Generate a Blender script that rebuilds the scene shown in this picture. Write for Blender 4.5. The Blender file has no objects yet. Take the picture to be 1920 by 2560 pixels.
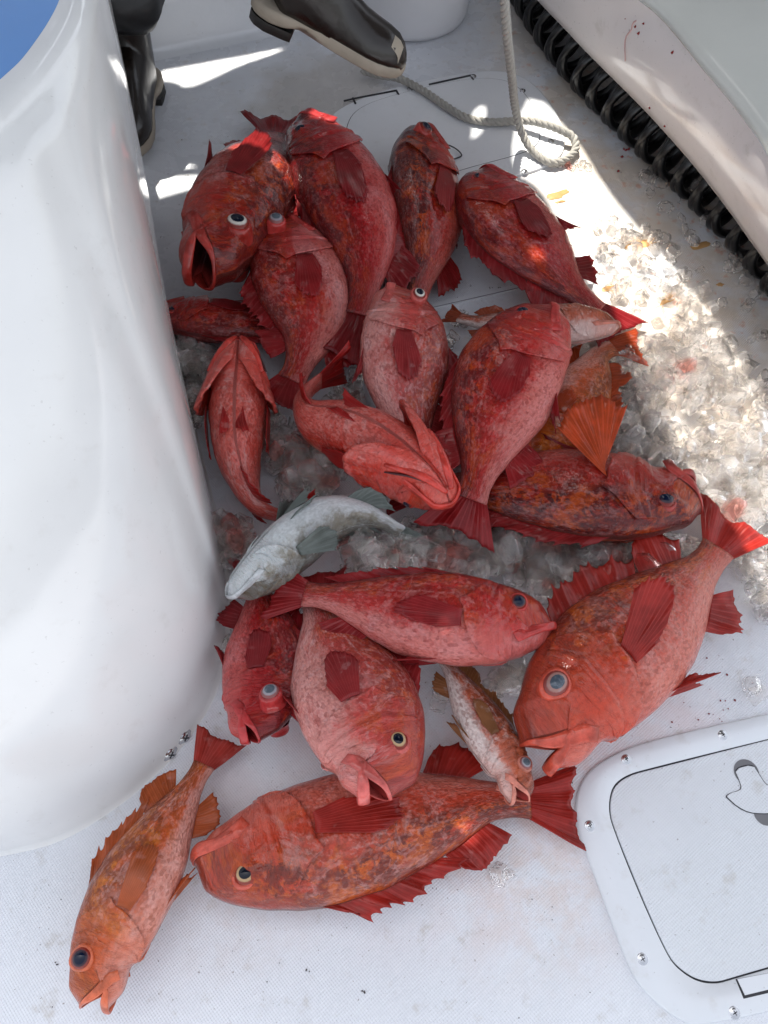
import bpy, math, random
import numpy as np
from mathutils import Vector, noise as mnoise
random.seed(7)
scene = bpy.context.scene
R = math.radians
# ------------------------------------------------------------------ camera
CAM_H = 1.2; PITCH = R(62.0); FPX = 1924.0
cam_d = bpy.data.cameras.new("camera"); cam = bpy.data.objects.new("camera", cam_d)
scene.collection.objects.link(cam); scene.camera = cam
cam.location = (0, 0, CAM_H); cam.rotation_euler = (R(90) - PITCH, 0, 0)
cam_d.sensor_fit = 'VERTICAL'; cam_d.sensor_height = 24.0
cam_d.lens = 24.0 * FPX / 2560.0
cam_d.clip_start = 0.01; cam_d.clip_end = 500
# ------------------------------------------------------------------ light
SUN = Vector((-0.15, 0.55, 1.0)).normalized()
world = bpy.data.worlds.new("World"); scene.world = world; world.use_nodes = True
wn = world.node_tree; wn.nodes.clear()
wo = wn.nodes.new('ShaderNodeOutputWorld'); wb = wn.nodes.new('ShaderNodeBackground')
sky = wn.nodes.new('ShaderNodeTexSky'); sky.sky_type = 'NISHITA'; sky.sun_disc = False
sky.sun_elevation = math.asin(SUN.z); sky.sun_rotation = math.atan2(SUN.x, SUN.y)
sky.air_density = 1.0; sky.dust_density = 2.0; sky.ozone_density = 1.0
wb.inputs['Strength'].default_value = 0.15
hs = wn.nodes.new('ShaderNodeHueSaturation'); hs.inputs['Saturation'].default_value = 0.3   # sky blue toned down as a white balance
wn.links.new(sky.outputs[0], hs.inputs['Color']); wn.links.new(hs.outputs[0], wb.inputs['Color']); wn.links.new(wb.outputs[0], wo.inputs['Surface'])
sd = bpy.data.lights.new("sun", 'SUN'); sd.energy = 3.7; sd.angle = R(0.5); sd.color = (1.0, 0.95, 0.86)
so = bpy.data.objects.new("sun", sd); scene.collection.objects.link(so)
so.rotation_euler = SUN.to_track_quat('Z', 'Y').to_euler()
scene.view_settings.view_transform = 'Standard'; scene.view_settings.look = 'None'
scene.view_settings.gamma = 1.0; scene.view_settings.exposure = 1.36
scene.cycles.transparent_max_bounces = 16
scene.cycles.max_bounces = 14; scene.cycles.transmission_bounces = 14
# ------------------------------------------------------------------ helpers
CP, SP = math.cos(PITCH), math.sin(PITCH)
def at(px, py, z=0.0):
    """ground-truth survey: where the sight line through a photo pixel meets height z"""
    u = (px - 960.0) / FPX; v = (py - 1280.0) / FPX
    d = (CAM_H - z) / (SP + v * CP)
    return Vector((u * d, d * (CP - v * SP), z))
def m_per_px(py, z=0.0):
    v = (py - 1280.0) / FPX
    return (CAM_H - z) / (SP + v * CP) / FPX
def link(o, parent=None):
    scene.collection.objects.link(o)
    if parent is not None: o.parent = parent
    return o
def tag(o, label=None, cat=None, group=None, kind=None):
    if label: o['label'] = label
    if cat: o['category'] = cat
    if group: o['group'] = group
    if kind: o['kind'] = kind
    return o
def empty(name, loc=(0, 0, 0)):
    o = bpy.data.objects.new(name, None); o.location = loc; o.empty_display_size = 0.05
    return link(o)
def meshobj(name, verts, faces, mats, parent=None, smooth=True, attrs=None, face_mats=None, loc=None):
    """mesh in world coordinates; stored relative to parent / loc"""
    off = Vector(parent_loc(parent)) if parent is not None else Vector(loc or (0, 0, 0))
    V = np.asarray(verts, dtype=float).reshape(-1, 3) - np.array(off)
    me = bpy.data.meshes.new(name)
    me.from_pydata(V.tolist(), [], [tuple(f) for f in faces])
    if not isinstance(mats, (list, tuple)): mats = [mats]
    for m in mats: me.materials.append(m)
    if smooth: me.polygons.foreach_set('use_smooth', [True] * len(me.polygons))
    if face_mats is not None: me.polygons.foreach_set('material_index', list(face_mats))
    if attrs:
        for k, a in attrs.items():
            at_ = me.attributes.new(k, 'FLOAT_VECTOR', 'POINT')
            at_.data.foreach_set('vector', np.asarray(a, dtype=float).reshape(-1))
    me.update()
    o = bpy.data.objects.new(name, me); link(o, parent)
    if parent is None: o.location = off
    return o
def parent_loc(p):
    l = Vector((0, 0, 0))
    while p is not None:
        l += p.location; p = p.parent
    return l
def grid_faces(nu, nv, wrap_v=False):
    f = []
    for i in range(nu - 1):
        for j in range(nv if wrap_v else nv - 1):
            j2 = (j + 1) % nv
            f.append((i * nv + j, i * nv + j2, (i + 1) * nv + j2, (i + 1) * nv + j))
    return f
def sstep(a, b, x):
    t = np.clip((np.asarray(x, dtype=float) - a) / (b - a), 0, 1)
    return t * t * (3 - 2 * t)
def catmull(pts, n):
    """smooth curve through points, resampled evenly; rows of any dimension"""
    P = np.array(pts, dtype=float)
    P = np.vstack([2 * P[0] - P[1], P, 2 * P[-1] - P[-2]])
    out = []
    for i in range(1, len(P) - 2):
        for t in np.linspace(0, 1, 24, endpoint=False):
            a, b, c, d = P[i - 1], P[i], P[i + 1], P[i + 2]
            out.append(0.5 * ((2 * b) + (-a + c) * t + (2 * a - 5 * b + 4 * c - d) * t * t + (-a + 3 * b - 3 * c + d) * t ** 3))
    out.append(P[-2]); out = np.array(out)
    seg = np.linalg.norm(np.diff(out[:, :3], axis=0), axis=1); s = np.concatenate([[0], np.cumsum(seg)])
    q = np.linspace(0, s[-1], n)
    return np.stack([np.interp(q, s, out[:, k]) for k in range(out.shape[1])], 1), s[-1]
def tube(path, radii, n=12, squash=None, cap=True):
    """tube along path (m,3); radii scalar or list"""
    P = np.asarray(path, float); m = len(P); r = np.ones(m) * radii if np.isscalar(radii) else np.asarray(radii)
    T = np.gradient(P, axis=0); T /= np.linalg.norm(T, axis=1)[:, None] + 1e-12
    up = np.array([0, 0, 1.0]) if abs(T[0][2]) < 0.9 else np.array([1.0, 0, 0])
    N = np.cross(T[0], up); N /= np.linalg.norm(N)
    V = []
    for i in range(m):
        N = N - T[i] * np.dot(N, T[i]); N /= np.linalg.norm(N); B = np.cross(T[i], N)
        for k in range(n):
            a = 2 * math.pi * k / n
            V.append(P[i] + r[i] * (math.cos(a) * N + math.sin(a) * B))
    F = grid_faces(m, n, True)
    if cap:
        F.append(tuple(range(n))[::-1]); F.append(tuple(range((m - 1) * n, m * n)))
    return V, F
def merge(parts):
    V = []; F = []
    for v, f in parts:
        o = len(V); V += [tuple(p) for p in v]; F += [tuple(i + o for i in q) for q in f]
    return V, F
# ------------------------------------------------------------------ materials
def new_mat(name):
    m = bpy.data.materials.new(name); m.use_nodes = True; nt = m.node_tree; nt.nodes.clear()
    out = nt.nodes.new('ShaderNodeOutputMaterial'); b = nt.nodes.new('ShaderNodeBsdfPrincipled')
    nt.links.new(b.outputs[0], out.inputs[0])
    return m, nt, b, out
class N:
    """tiny node-graph helper"""
    def __init__(s, nt): s.nt = nt
    def n(s, t, **k):
        x = s.nt.nodes.new(t)
        for a, v in k.items(): setattr(x, a, v)
        return x
    def l(s, a, b): s.nt.links.new(a, b)
    def put(s, sock, v):
        if hasattr(v, 'is_output'): s.l(v, sock)
        else:
            if isinstance(v, (tuple, list)) and len(v) == 3 and sock.type == 'RGBA': v = (*v, 1)
            sock.default_value = v
    def math(s, op, a, b=0.0, c=None, clamp=False):
        x = s.n('ShaderNodeMath', operation=op); x.use_clamp = clamp
        s.put(x.inputs[0], a); s.put(x.inputs[1], b)
        if c is not None: s.put(x.inputs[2], c)
        return x.outputs[0]
    def mix(s, f, a, b, blend='MIX'):
        x = s.n('ShaderNodeMix'); x.data_type = 'RGBA'; x.blend_type = blend
        s.put(x.inputs[0], f); s.put(x.inputs[6], a); s.put(x.inputs[7], b)
        return x.outputs[2]
    def ss(s, v, lo, hi, a=0.0, b=1.0):
        x = s.n('ShaderNodeMapRange'); x.interpolation_type = 'SMOOTHSTEP'
        s.put(x.inputs[0], v); x.inputs[1].default_value = lo; x.inputs[2].default_value = hi
        x.inputs[3].default_value = a; x.inputs[4].default_value = b
        return x.outputs[0]
    def noise(s, vec, scale, detail=3, rough=0.55, dist=0.0):
        x = s.n('ShaderNodeTexNoise'); s.put(x.inputs['Vector'], vec)
        x.inputs['Scale'].default_value = scale; x.inputs['Detail'].default_value = detail
        x.inputs['Roughness'].default_value = rough; x.inputs['Distortion'].default_value = dist
        return x.outputs['Fac']
    def vor(s, vec, scale, feature='F1', out='Distance'):
        x = s.n('ShaderNodeTexVoronoi'); x.feature = feature; s.put(x.inputs['Vector'], vec)
        x.inputs['Scale'].default_value = scale
        return x.outputs[out]
    def vmath(s, op, a, b):
        x = s.n('ShaderNodeVectorMath', operation=op); s.put(x.inputs[0], a); s.put(x.inputs[1], b)
        return x.outputs[0]
    def sep(s, v):
        x = s.n('ShaderNodeSeparateXYZ'); s.l(v, x.inputs[0]); return x.outputs
    def attr(s, name):
        x = s.n('ShaderNodeAttribute'); x.attribute_name = name; return x.outputs['Vector']
    def obj(s): return s.n('ShaderNodeTexCoord').outputs['Object']
    def pos(s): return s.n('ShaderNodeNewGeometry').outputs['Position']
    def bump(s, h, strength, dist, normal=None):
        x = s.n('ShaderNodeBump'); x.inputs['Strength'].default_value = strength
        x.inputs['Distance'].default_value = dist; s.l(h, x.inputs['Height'])
        if normal is not None: s.l(normal, x.inputs['Normal'])
        return x.outputs[0]
def gelcoat(name, col, rough=0.25, nonskid=False, dirt=0.0, stain=False, wave=0.0):
    m, nt, b, out = new_mat(name); g = N(nt); p = g.pos()
    c = g.mix(g.ss(g.noise(p, 3.0, 4), 0.35, 0.7), col, tuple(x * 0.93 for x in col))
    if dirt:
        f = g.math('MULTIPLY', g.ss(g.noise(p, 26, 5, 0.65), 0.55, 0.78), dirt)
        c = g.mix(f, c, (0.42, 0.37, 0.31))
        f2 = g.math('MULTIPLY', g.ss(g.noise(p, 160, 2, 0.6), 0.69, 0.75), dirt * 1.3)
        c = g.mix(f2, c, (0.16, 0.13, 0.11))
    if stain:
        xs = g.sep(p)
        # brownish fish slime that has soaked the deck on its far right side
        area = g.math('MULTIPLY', g.ss(xs[0], 0.1, 0.5), g.ss(xs[1], 0.5, 0.95))
        n1 = g.ss(g.noise(p, 7, 5, 0.6), 0.3, 0.62)
        c = g.mix(g.math('MULTIPLY', g.math('MULTIPLY', area, n1), 0.7), c, (0.62, 0.50, 0.36))
        n2 = g.math('MULTIPLY', g.ss(g.noise(p, 34, 4, 0.6), 0.58, 0.70), area)
        c = g.mix(g.math('MULTIPLY', n2, 0.65), c, (0.60, 0.27, 0.15))
        # brown blotch in front of the far step
        d = g.n('ShaderNodeVectorMath', operation='DISTANCE'); g.l(p, d.inputs[0]); s0 = at(800, 245); d.inputs[1].default_value = s0
        blob = g.ss(g.math('ADD', d.outputs['Value'], g.math('MULTIPLY', g.noise(p, 9, 4), 0.25)), 0.22, 0.36, 1, 0)
        c = g.mix(g.math('MULTIPLY', blob, 0.55), c, (0.36, 0.30, 0.23))
        d2 = g.n('ShaderNodeVectorMath', operation='DISTANCE'); g.l(p, d2.inputs[0]); d2.inputs[1].default_value = at(1150, 1500)
        bl = g.math('MULTIPLY', g.ss(d2.outputs['Value'], 0.25, 0.62, 1, 0), g.ss(g.noise(p, 10, 4), 0.38, 0.66))
        c = g.mix(g.math('MULTIPLY', bl, 0.28), c, (0.72, 0.36, 0.32))
    if stain:
        for (px_, py_, r0_, r1_, st_, colr) in [(1330, 2120, .05, .22, .5, (0.66, 0.50, 0.42)), (1500, 1850, .04, .2, .4, (0.70, 0.48, 0.44)), (600, 2230, .03, .16, .3, (0.62, 0.5, 0.45)), (450, 900, .03, .3, .3, (0.55, 0.5, 0.48)), (960, 1640, .05, .3, .3, (0.7, 0.42, 0.4))]:
            dd_ = g.n('ShaderNodeVectorMath', operation='DISTANCE'); g.l(p, dd_.inputs[0]); dd_.inputs[1].default_value = at(px_, py_)
            c = g.mix(g.math('MULTIPLY', g.math('MULTIPLY', g.ss(dd_.outputs['Value'], r0_, r1_, 1, 0), g.ss(g.noise(p, 22, 5, 0.65), 0.36, 0.66)), st_), c, colr)
    g.put(b.inputs['Base Color'], c)
    b.inputs['Roughness'].default_value = rough
    if stain: g.l(g.ss(g.noise(p, 12, 3), 0.42, 0.6, 0.16, 0.42), b.inputs['Roughness'])
    b.inputs['Coat Weight'].default_value = 0.3 if not nonskid else 0.1; b.inputs['Coat Roughness'].default_value = 0.12
    h = g.noise(p, 14 if wave else 60, 2)
    nrm = g.bump(h, 0.06 if not wave else wave, 0.01)
    if nonskid:
        xs = g.sep(p)
        a1 = g.math('SINE', g.math('MULTIPLY', g.math('ADD', xs[0], g.math('MULTIPLY', xs[1], 0.9)), 1350.0))
        a2 = g.math('SINE', g.math('MULTIPLY', g.math('SUBTRACT', g.math('MULTIPLY', xs[0], 0.8), xs[1]), 1350.0))
        hh = g.math('MULTIPLY', g.math('ADD', a1, a2), 0.5)
        nrm = g.bump(hh, 0.30, 0.0012, nrm)
        c2 = g.mix(g.ss(hh, -1, 0.6, 0.10, 0.0), c, (0.45, 0.46, 0.5)); g.put(b.inputs['Base Color'], c2)
    g.l(nrm, b.inputs['Normal'])
    return m
def simple(name, col, rough=0.5, metal=0.0, bump=0.0, bscale=80, var=0.12, coat=0.0):
    m, nt, b, out = new_mat(name); g = N(nt); p = g.obj()
    c = g.mix(g.noise(p, bscale * 0.3, 4), tuple(x * (1 - var) for x in col), tuple(min(1, x * (1 + var)) for x in col))
    g.put(b.inputs['Base Color'], c); b.inputs['Roughness'].default_value = rough; b.inputs['Metallic'].default_value = metal
    b.inputs['Coat Weight'].default_value = coat
    if bump: g.l(g.bump(g.noise(p, bscale, 4), bump, 0.004), b.inputs['Normal'])
    return m
M = {}
M['deck'] = gelcoat('deck_gelcoat', (0.74, 0.76, 0.80), 0.38, nonskid=True, dirt=0.6, stain=True)
M['smooth'] = gelcoat('smooth_gelcoat', (0.76, 0.775, 0.80), 0.22, dirt=0.12)
M['hatchlid'] = gelcoat('hatch_lid_gelcoat', (0.70, 0.725, 0.755), 0.42, nonskid=True, dirt=0.4)
M['hatchframe'] = gelcoat('hatch_frame_plastic', (0.72, 0.745, 0.775), 0.33, dirt=0.25)
M['column'] = gelcoat('column_gelcoat', (0.80, 0.80, 0.79), 0.10, dirt=0.13, wave=0.05)
M['locker'] = gelcoat('locker_gelcoat', (0.74, 0.69, 0.67), 0.16, dirt=0.35, wave=0.08)
M['bolster'] = gelcoat('bolster_gelcoat', (0.62, 0.63, 0.585), 0.5, dirt=0.05)
M['blue'] = simple('sky_reflection_blue', (0.14, 0.32, 0.68), 0.22, coat=0.6, var=0.2, bscale=12)  # blue stands in for the sky reflected in the console top
M['gap'] = simple('gap_dark', (0.03, 0.03, 0.035), 0.8)
M['steel'] = simple('stainless_steel', (0.55, 0.56, 0.58), 0.22, metal=1.0)
M['black'] = simple('black_hose_plastic', (0.004, 0.004, 0.0045), 0.3, coat=0.0)
M['bootup'] = simple('boot_rubber', (0.013, 0.009, 0.007), 0.27, bump=0.25, bscale=40, var=0.5)
M['bootsole'] = simple('boot_sole_rubber', (0.30, 0.255, 0.20), 0.7, bump=0.3, bscale=90, var=0.3)
M['bootheel'] = simple('boot_heel_rubber', (0.02, 0.018, 0.016), 0.6)
M['trouser'] = simple('oilskin_black', (0.008, 0.008, 0.009), 0.45, bump=0.4, bscale=25)
M['bucket'] = simple('bucket_plastic', (0.68, 0.68, 0.70), 0.3, var=0.03)
M['bucketlabel'] = simple('bucket_print', (0.35, 0.34, 0.31), 0.5, var=0.5, bscale=200)
M['rope'] = simple('rope_fibre', (0.38, 0.365, 0.33), 0.85, bump=0.4, bscale=420, var=0.3)
M['blocker'] = simple('light_blocker_grey', (0.16, 0.16, 0.165), 0.7)
M['painted_reflection0'] = simple('groove_grey', (0.22, 0.22, 0.24), 0.6)
M['recess'] = simple('recess_grey', (0.16, 0.16, 0.17), 0.7)
M['hook'] = simple('wire_dark', (0.05, 0.05, 0.055), 0.3, metal=0.8)

def ice_mat(name, tint, milk=0.075, clear=0.38):
    m, nt, b, out = new_mat(name); g = N(nt); p = g.pos()
    gl = g.n('ShaderNodeBsdfGlass'); gl.inputs['Color'].default_value = (*tint, 1); gl.inputs['Roughness'].default_value = 0.015; gl.inputs['IOR'].default_value = 1.31
    tr = g.n('ShaderNodeBsdfTransparent'); tr.inputs[0].default_value = (*[0.5 + 0.5 * t for t in tint], 1)
    df = g.n('ShaderNodeBsdfTranslucent'); df.inputs[0].default_value = (*tint, 1)
    d2 = g.n('ShaderNodeBsdfDiffuse'); d2.inputs[0].default_value = (*tint, 1)
    a = g.n('ShaderNodeMixShader'); a.inputs[0].default_value = clear; g.l(gl.outputs[0], a.inputs[1]); g.l(tr.outputs[0], a.inputs[2])
    c = g.n('ShaderNodeMixShader'); c.inputs[0].default_value = 0.5; g.l(df.outputs[0], c.inputs[1]); g.l(d2.outputs[0], c.inputs[2])
    e = g.n('ShaderNodeMixShader'); g.l(g.ss(g.noise(p, 28, 2), 0.4, 0.7, milk * 0.3, milk * 3.0), e.inputs[0])
    g.l(a.outputs[0], e.inputs[1]); g.l(c.outputs[0], e.inputs[2]); g.l(e.outputs[0], out.inputs[0])
    nt.nodes.remove(b)
    return m
M['ice'] = ice_mat('ice', (0.97, 0.955, 0.94))
M['ice_red'] = ice_mat('ice_blood_tinted', (0.93, 0.62, 0.58))

# ---- fish skin -----------------------------------------------------------
PAL = {  # belly, flank, upper flank blotch, back, pale scrape
    'red':    ((0.60, 0.165, 0.14), (0.50, 0.020, 0.016), (0.52, 0.065, 0.008), (0.11, 0.010, 0.010), (0.62, 0.24, 0.23)),
    'deep':   ((0.52, 0.085, 0.075), (0.40, 0.010, 0.012), (0.42, 0.040, 0.006), (0.075, 0.006, 0.008), (0.52, 0.17, 0.17)),
    'pink':   ((0.66, 0.27, 0.235), (0.56, 0.070, 0.058), (0.54, 0.085, 0.015), (0.24, 0.024, 0.018), (0.70, 0.42, 0.41)),
    'orange': ((0.60, 0.16, 0.115), (0.56, 0.055, 0.022), (0.58, 0.115, 0.008), (0.12, 0.022, 0.014), (0.62, 0.29, 0.26)),
    'dark':   ((0.46, 0.07, 0.05), (0.36, 0.016, 0.009), (0.50, 0.075, 0.005), (0.045, 0.007, 0.008), (0.44, 0.20, 0.19)),
    'yellow': ((0.68, 0.30, 0.24), (0.58, 0.095, 0.018), (0.60, 0.165, 0.010), (0.15, 0.030, 0.010), (0.68, 0.36, 0.32)),
    'cod':    ((0.72, 0.77, 0.81), (0.58, 0.60, 0.60), (0.27, 0.24, 0.18), (0.10, 0.08, 0.05), (0.78, 0.82, 0.85)),
    'scarlet': ((0.62, 0.11, 0.085), (0.60, 0.030, 0.016), (0.60, 0.070, 0.015), (0.34, 0.018, 0.014), (0.66, 0.36, 0.33)),
    'whitebelly': ((0.74, 0.62, 0.58), (0.56, 0.13, 0.07), (0.52, 0.11, 0.03), (0.14, 0.03, 0.012), (0.76, 0.66, 0.62)),
}
FINC = {'red': (0.36, 0.010, 0.013), 'deep': (0.28, 0.006, 0.010), 'pink': (0.38, 0.022, 0.024), 'orange': (0.44, 0.022, 0.013),
        'dark': (0.30, 0.009, 0.010), 'yellow': (0.46, 0.06, 0.010), 'cod': (0.16, 0.20, 0.17), 'scarlet': (0.48, 0.012, 0.010),
        'whitebelly': (0.42, 0.08, 0.03)}
def skin_mat(name, pal, seed, blotch=1.0, pale=1.0, headred=0.6):
    belly, flank, blo, back, scr = PAL[pal]
    m, nt, b, out = new_mat(name); g = N(nt)
    fc = g.attr('fc'); x, zc, th = g.sep(fc)[0], g.sep(fc)[1], g.sep(fc)[2]
    sc = g.attr('sc')
    q = g.vmath('ADD', sc, (seed * 3.7, seed * 1.9, seed * 5.3))
    n_big = g.noise(q, 9, 4, 0.6, 0.3); n_mid = g.noise(q, 44, 5, 0.68, 0.8); n_fine = g.noise(q, 110, 4, 0.7, 0.3)
    zz = g.math('ADD', g.math('ADD', zc, 0.85 if pal == 'cod' else 0.0), g.math('MULTIPLY', g.math('SUBTRACT', n_big, 0.5), 0.5 if pal == 'cod' else 1.3))
    zz = g.math('ADD', zz, g.math('MULTIPLY', g.math('SUBTRACT', n_fine, 0.5), 0.7))
    zz = g.math('ADD', zz, g.math('MULTIPLY', g.math('SUBTRACT', n_mid, 0.5), 0.9))
    c = g.mix(g.ss(zz, -0.6, -0.05), belly, flank)
    c = g.mix(g.math('MULTIPLY', g.ss(zz, 0.0, 0.55), g.ss(g.noise(g.vmath('ADD', q, (2, 5, 8)), 24, 5, 0.66, 0.5), 0.42, 0.56)), c, blo)
    # dark vermiculated mottling concentrated on the back
    mot = g.ss(g.math('ADD', g.math('MULTIPLY', n_mid, 1.0), g.math('MULTIPLY', n_fine, 0.5)), 0.66, 0.80)
    dorsal = g.ss(g.math('ADD', zz, 0.0), -0.2, 0.6)
    c = g.mix(g.math('MULTIPLY', g.math('MULTIPLY', mot, dorsal), 0.92 * blotch, clamp=True), c, back)
    c = g.mix(g.math('MULTIPLY', g.ss(zz, 0.50, 1.05), 0.9), c, back)
    # orange flecks
    c = g.mix(g.math('MULTIPLY', g.ss(g.noise(g.vmath('ADD', q, (9, 2, 1)), 13, 5, 0.68, 0.5), 0.53, 0.62), g.math('MULTIPLY', 0.75, g.ss(zc, -0.7, 0.1))), c, blo)
    # pale worn patches, scale streaks
    ws = g.ss(g.noise(g.vmath('ADD', q, (4, 7, 3)), 26, 6, 0.72, 0.8), 0.54, 0.62)
    c = g.mix(g.math('MULTIPLY', ws, 0.34 * pale), c, scr)
    wp = g.ss(g.noise(g.vmath('ADD', q, (6, 3, 12)), 10, 6, 0.7, 0.9), 0.55, 0.61)
    c = g.mix(g.math('MULTIPLY', g.math('MULTIPLY', wp, g.ss(zc, 0.1, 0.7, 1, 0.1)), 0.5 * pale, clamp=True), c, scr)
    rd = g.ss(g.noise(g.vmath('ADD', q, (14, 1, 9)), 12, 6, 0.68, 0.6), 0.53, 0.62)
    c = g.mix(g.math('MULTIPLY', rd, 0.4), c, tuple(k * 0.8 for k in flank))
    # red head
    hd = g.math('MULTIPLY', g.ss(x, 0.20, 0.34, 1, 0), g.ss(g.noise(g.vmath('ADD', q, (1, 8, 6)), 14, 4), 0.25, 0.7))
    c = g.mix(g.math('MULTIPLY', hd, headred), c, g.mix(g.ss(zc, -0.5, 0.9), flank, tuple(0.6 * f + 0.4 * k for f, k in zip(flank, back))))
    # lateral line
    ll = g.math('ABSOLUTE', g.math('SUBTRACT', zc, g.math('ADD', 0.36, g.math('MULTIPLY', g.math('SUBTRACT', n_mid, 0.5), 0.1))))
    lf = g.math('MULTIPLY', g.math('MULTIPLY', g.ss(ll, 0.0, 0.04, 0.45, 0), g.ss(x, 0.3, 0.4)), g.ss(n_fine, 0.4, 0.6))
    c = g.mix(lf, c, scr)
    c = g.mix(g.math('MULTIPLY', g.ss(n_fine, 0.3, 0.6, 0.5, 0.0), g.ss(zc, -0.7, 0.3, 0.25, 1.0)), c, tuple(k * 0.4 for k in flank))
    # scale cells
    qs = g.vmath('MULTIPLY', sc, (0.8, 1.0, 1.0)); cell = g.vor(qs, 260)
    sw = g.ss(x, 0.20, 0.30)
    c = g.mix(g.math('MULTIPLY', g.ss(cell, 0.35, 0.75, 0.0, 0.22), sw), c, tuple(k * 0.35 for k in flank))
    # rows of scales: each one a little lighter or darker, in faint lengthwise streaks
    cr = g.sep(g.vor(qs, 230, out='Color'))[0]
    am = 0.35 if pal == 'cod' else 1.0
    c = g.mix(g.math('MULTIPLY', g.ss(cr, 0.62, 0.95, 0.0, 0.20 * am), sw), c, scr)
    c = g.mix(g.math('MULTIPLY', g.ss(cr, 0.40, 0.05, 0.0, 0.42 * am), sw), c, tuple(k * 0.35 for k in flank))
    sk = g.noise(g.vmath('MULTIPLY', q, (0.22, 1.0, 1.0)), 130, 4, 0.65)
    c = g.mix(g.math('MULTIPLY', g.ss(sk, 0.50, 0.66, 0.0, 0.34 * am), g.ss(zc, -0.75, 0.1, 0.2, 1.0)), c, tuple(0.4 * a_ + 0.6 * d_ for a_, d_ in zip(flank, back)))
    c = g.mix(g.math('MULTIPLY', g.ss(sk, 0.45, 0.32, 0.0, 0.13 * am), g.ss(x, 0.18, 0.3)), c, scr)
    g.put(b.inputs['Base Color'], c)
    b.inputs['Roughness'].default_value = 0.34
    g.l(g.ss(n_mid, 0.3, 0.7, 0.28, 0.42), b.inputs['Roughness'])
    b.inputs['Specular IOR Level'].default_value = 0.12; b.inputs['Subsurface Weight'].default_value = 0.08; b.inputs['Subsurface Scale'].default_value = 0.01
    b.inputs['Subsurface Radius'].default_value = (1, 0.25, 0.15)
    b.inputs['Coat Weight'].default_value = 0.9; b.inputs['Coat Roughness'].default_value = 0.13; b.inputs['Coat IOR'].default_value = 1.36
    nb = g.bump(g.math('MULTIPLY', cell, sw), 0.2 if pal == 'cod' else 0.75, 0.0016)
    nb = g.bump(g.noise(sc, 60, 5, 0.65), 0.2 if pal == 'cod' else 0.55, 0.0035, nb)
    # gill cover / cheek wrinkles
    wr = g.noise(g.vmath('MULTIPLY', sc, (1.6, 0.5, 1)), 95, 3, 0.6, 1.2)
    nb = g.bump(g.math('MULTIPLY', wr, g.ss(x, 0.22, 0.34, 1, 0)), 0.9, 0.006, nb)
    g.l(nb, b.inputs['Normal']); g.l(g.bump(g.noise(sc, 150, 2, 0.5), 0.35, 0.002, g.bump(g.noise(sc, 45, 3, 0.6), 0.4, 0.004)), b.inputs['Coat Normal'])
    return m
def fin_mat(name, col, pal, seed, tipcol=None):
    m, nt, b, out = new_mat(name); g = N(nt)
    fc = g.attr('fc'); u, v = g.sep(fc)[0], g.sep(fc)[1]
    ray = g.math('ABSOLUTE', g.math('SINE', g.math('MULTIPLY', u, math.pi)))    # 0 on a ray
    fine = g.math('ABSOLUTE', g.math('SINE', g.math('MULTIPLY', u, math.pi * 3)))
    q = g.vmath('ADD', g.obj(), (seed * 2.1, seed, 0))
    base = g.mix(g.ss(g.noise(q, 22, 4, 0.6), 0.3, 0.72), tuple(k * 0.75 for k in col), tuple(min(1, k * 1.25 + 0.010) for k in col))
    if tipcol: base = g.mix(g.ss(v, 0.25, 0.9), base, tipcol)
    rc = tuple(min(1, k * 1.45 + 0.05) for k in col)
    c = g.mix(g.ss(ray, 0.0, 0.45, 0.55, 0.0), base, rc)
    c = g.mix(g.ss(fine, 0.0, 0.5, 0.35, 0.0), c, tuple(k * 0.45 for k in col))
    c = g.mix(g.math('MULTIPLY', g.ss(g.noise(q, 45, 4), 0.6, 0.75), 0.35), c, PAL[pal][4])
    g.put(b.inputs['Base Color'], c); b.inputs['Roughness'].default_value = 0.35; b.inputs['Specular IOR Level'].default_value = 0.2
    b.inputs['Coat Weight'].default_value = 0.5; b.inputs['Coat Roughness'].default_value = 0.15
    nb = g.bump(g.ss(ray, 0.0, 0.6, 1, 0), 0.45, 0.0015); nb = g.bump(fine, 0.3, 0.001, nb)
    g.l(nb, b.inputs['Normal'])
    t = g.n('ShaderNodeBsdfTranslucent'); g.l(c, t.inputs[0])
    mx = g.n('ShaderNodeMixShader'); mx.inputs[0].default_value = 0.42
    g.l(b.outputs[0], mx.inputs[1]); g.l(t.outputs[0], mx.inputs[2]); g.l(mx.outputs[0], out.inputs[0])
    return m
def eye_mat(name, pupil, iris, cloudy=0.0):
    m, nt, b, out = new_mat(name); g = N(nt)
    fc = g.attr('fc'); r = g.sep(fc)[0]
    r2 = g.math('ADD', r, g.math('MULTIPLY', g.math('SUBTRACT', g.noise(g.obj(), 300, 3), 0.5), 0.06))
    c = g.mix(g.ss(r2, 0.50, 0.55), pupil, iris)
    c = g.mix(g.math('MULTIPLY', g.ss(g.noise(g.obj(), 140, 4, 0.6), 0.5, 0.7), 0.25 if cloudy else 0.0), c, (0.3, 0.33, 0.38))
    c = g.mix(g.ss(r2, 0.66, 0.80), c, (0.20, 0.022, 0.014))
    if cloudy: c = g.mix(cloudy, c, (0.52, 0.58, 0.62))
    g.put(b.inputs['Base Color'], c); b.inputs['Roughness'].default_value = 0.08
    b.inputs['Coat Weight'].default_value = 0.45; b.inputs['Coat Roughness'].default_value = 0.03; b.inputs['Specular IOR Level'].default_value = 0.1
    return m
M['eye_gold'] = eye_mat('eye_gold', (0.004, 0.006, 0.014), (0.45, 0.30, 0.16))
M['eye_white'] = eye_mat('eye_pale', (0.004, 0.007, 0.018), (0.62, 0.58, 0.52))
M['eye_dark'] = eye_mat('eye_dark', (0.004, 0.008, 0.025), (0.035, 0.02, 0.03))
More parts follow.
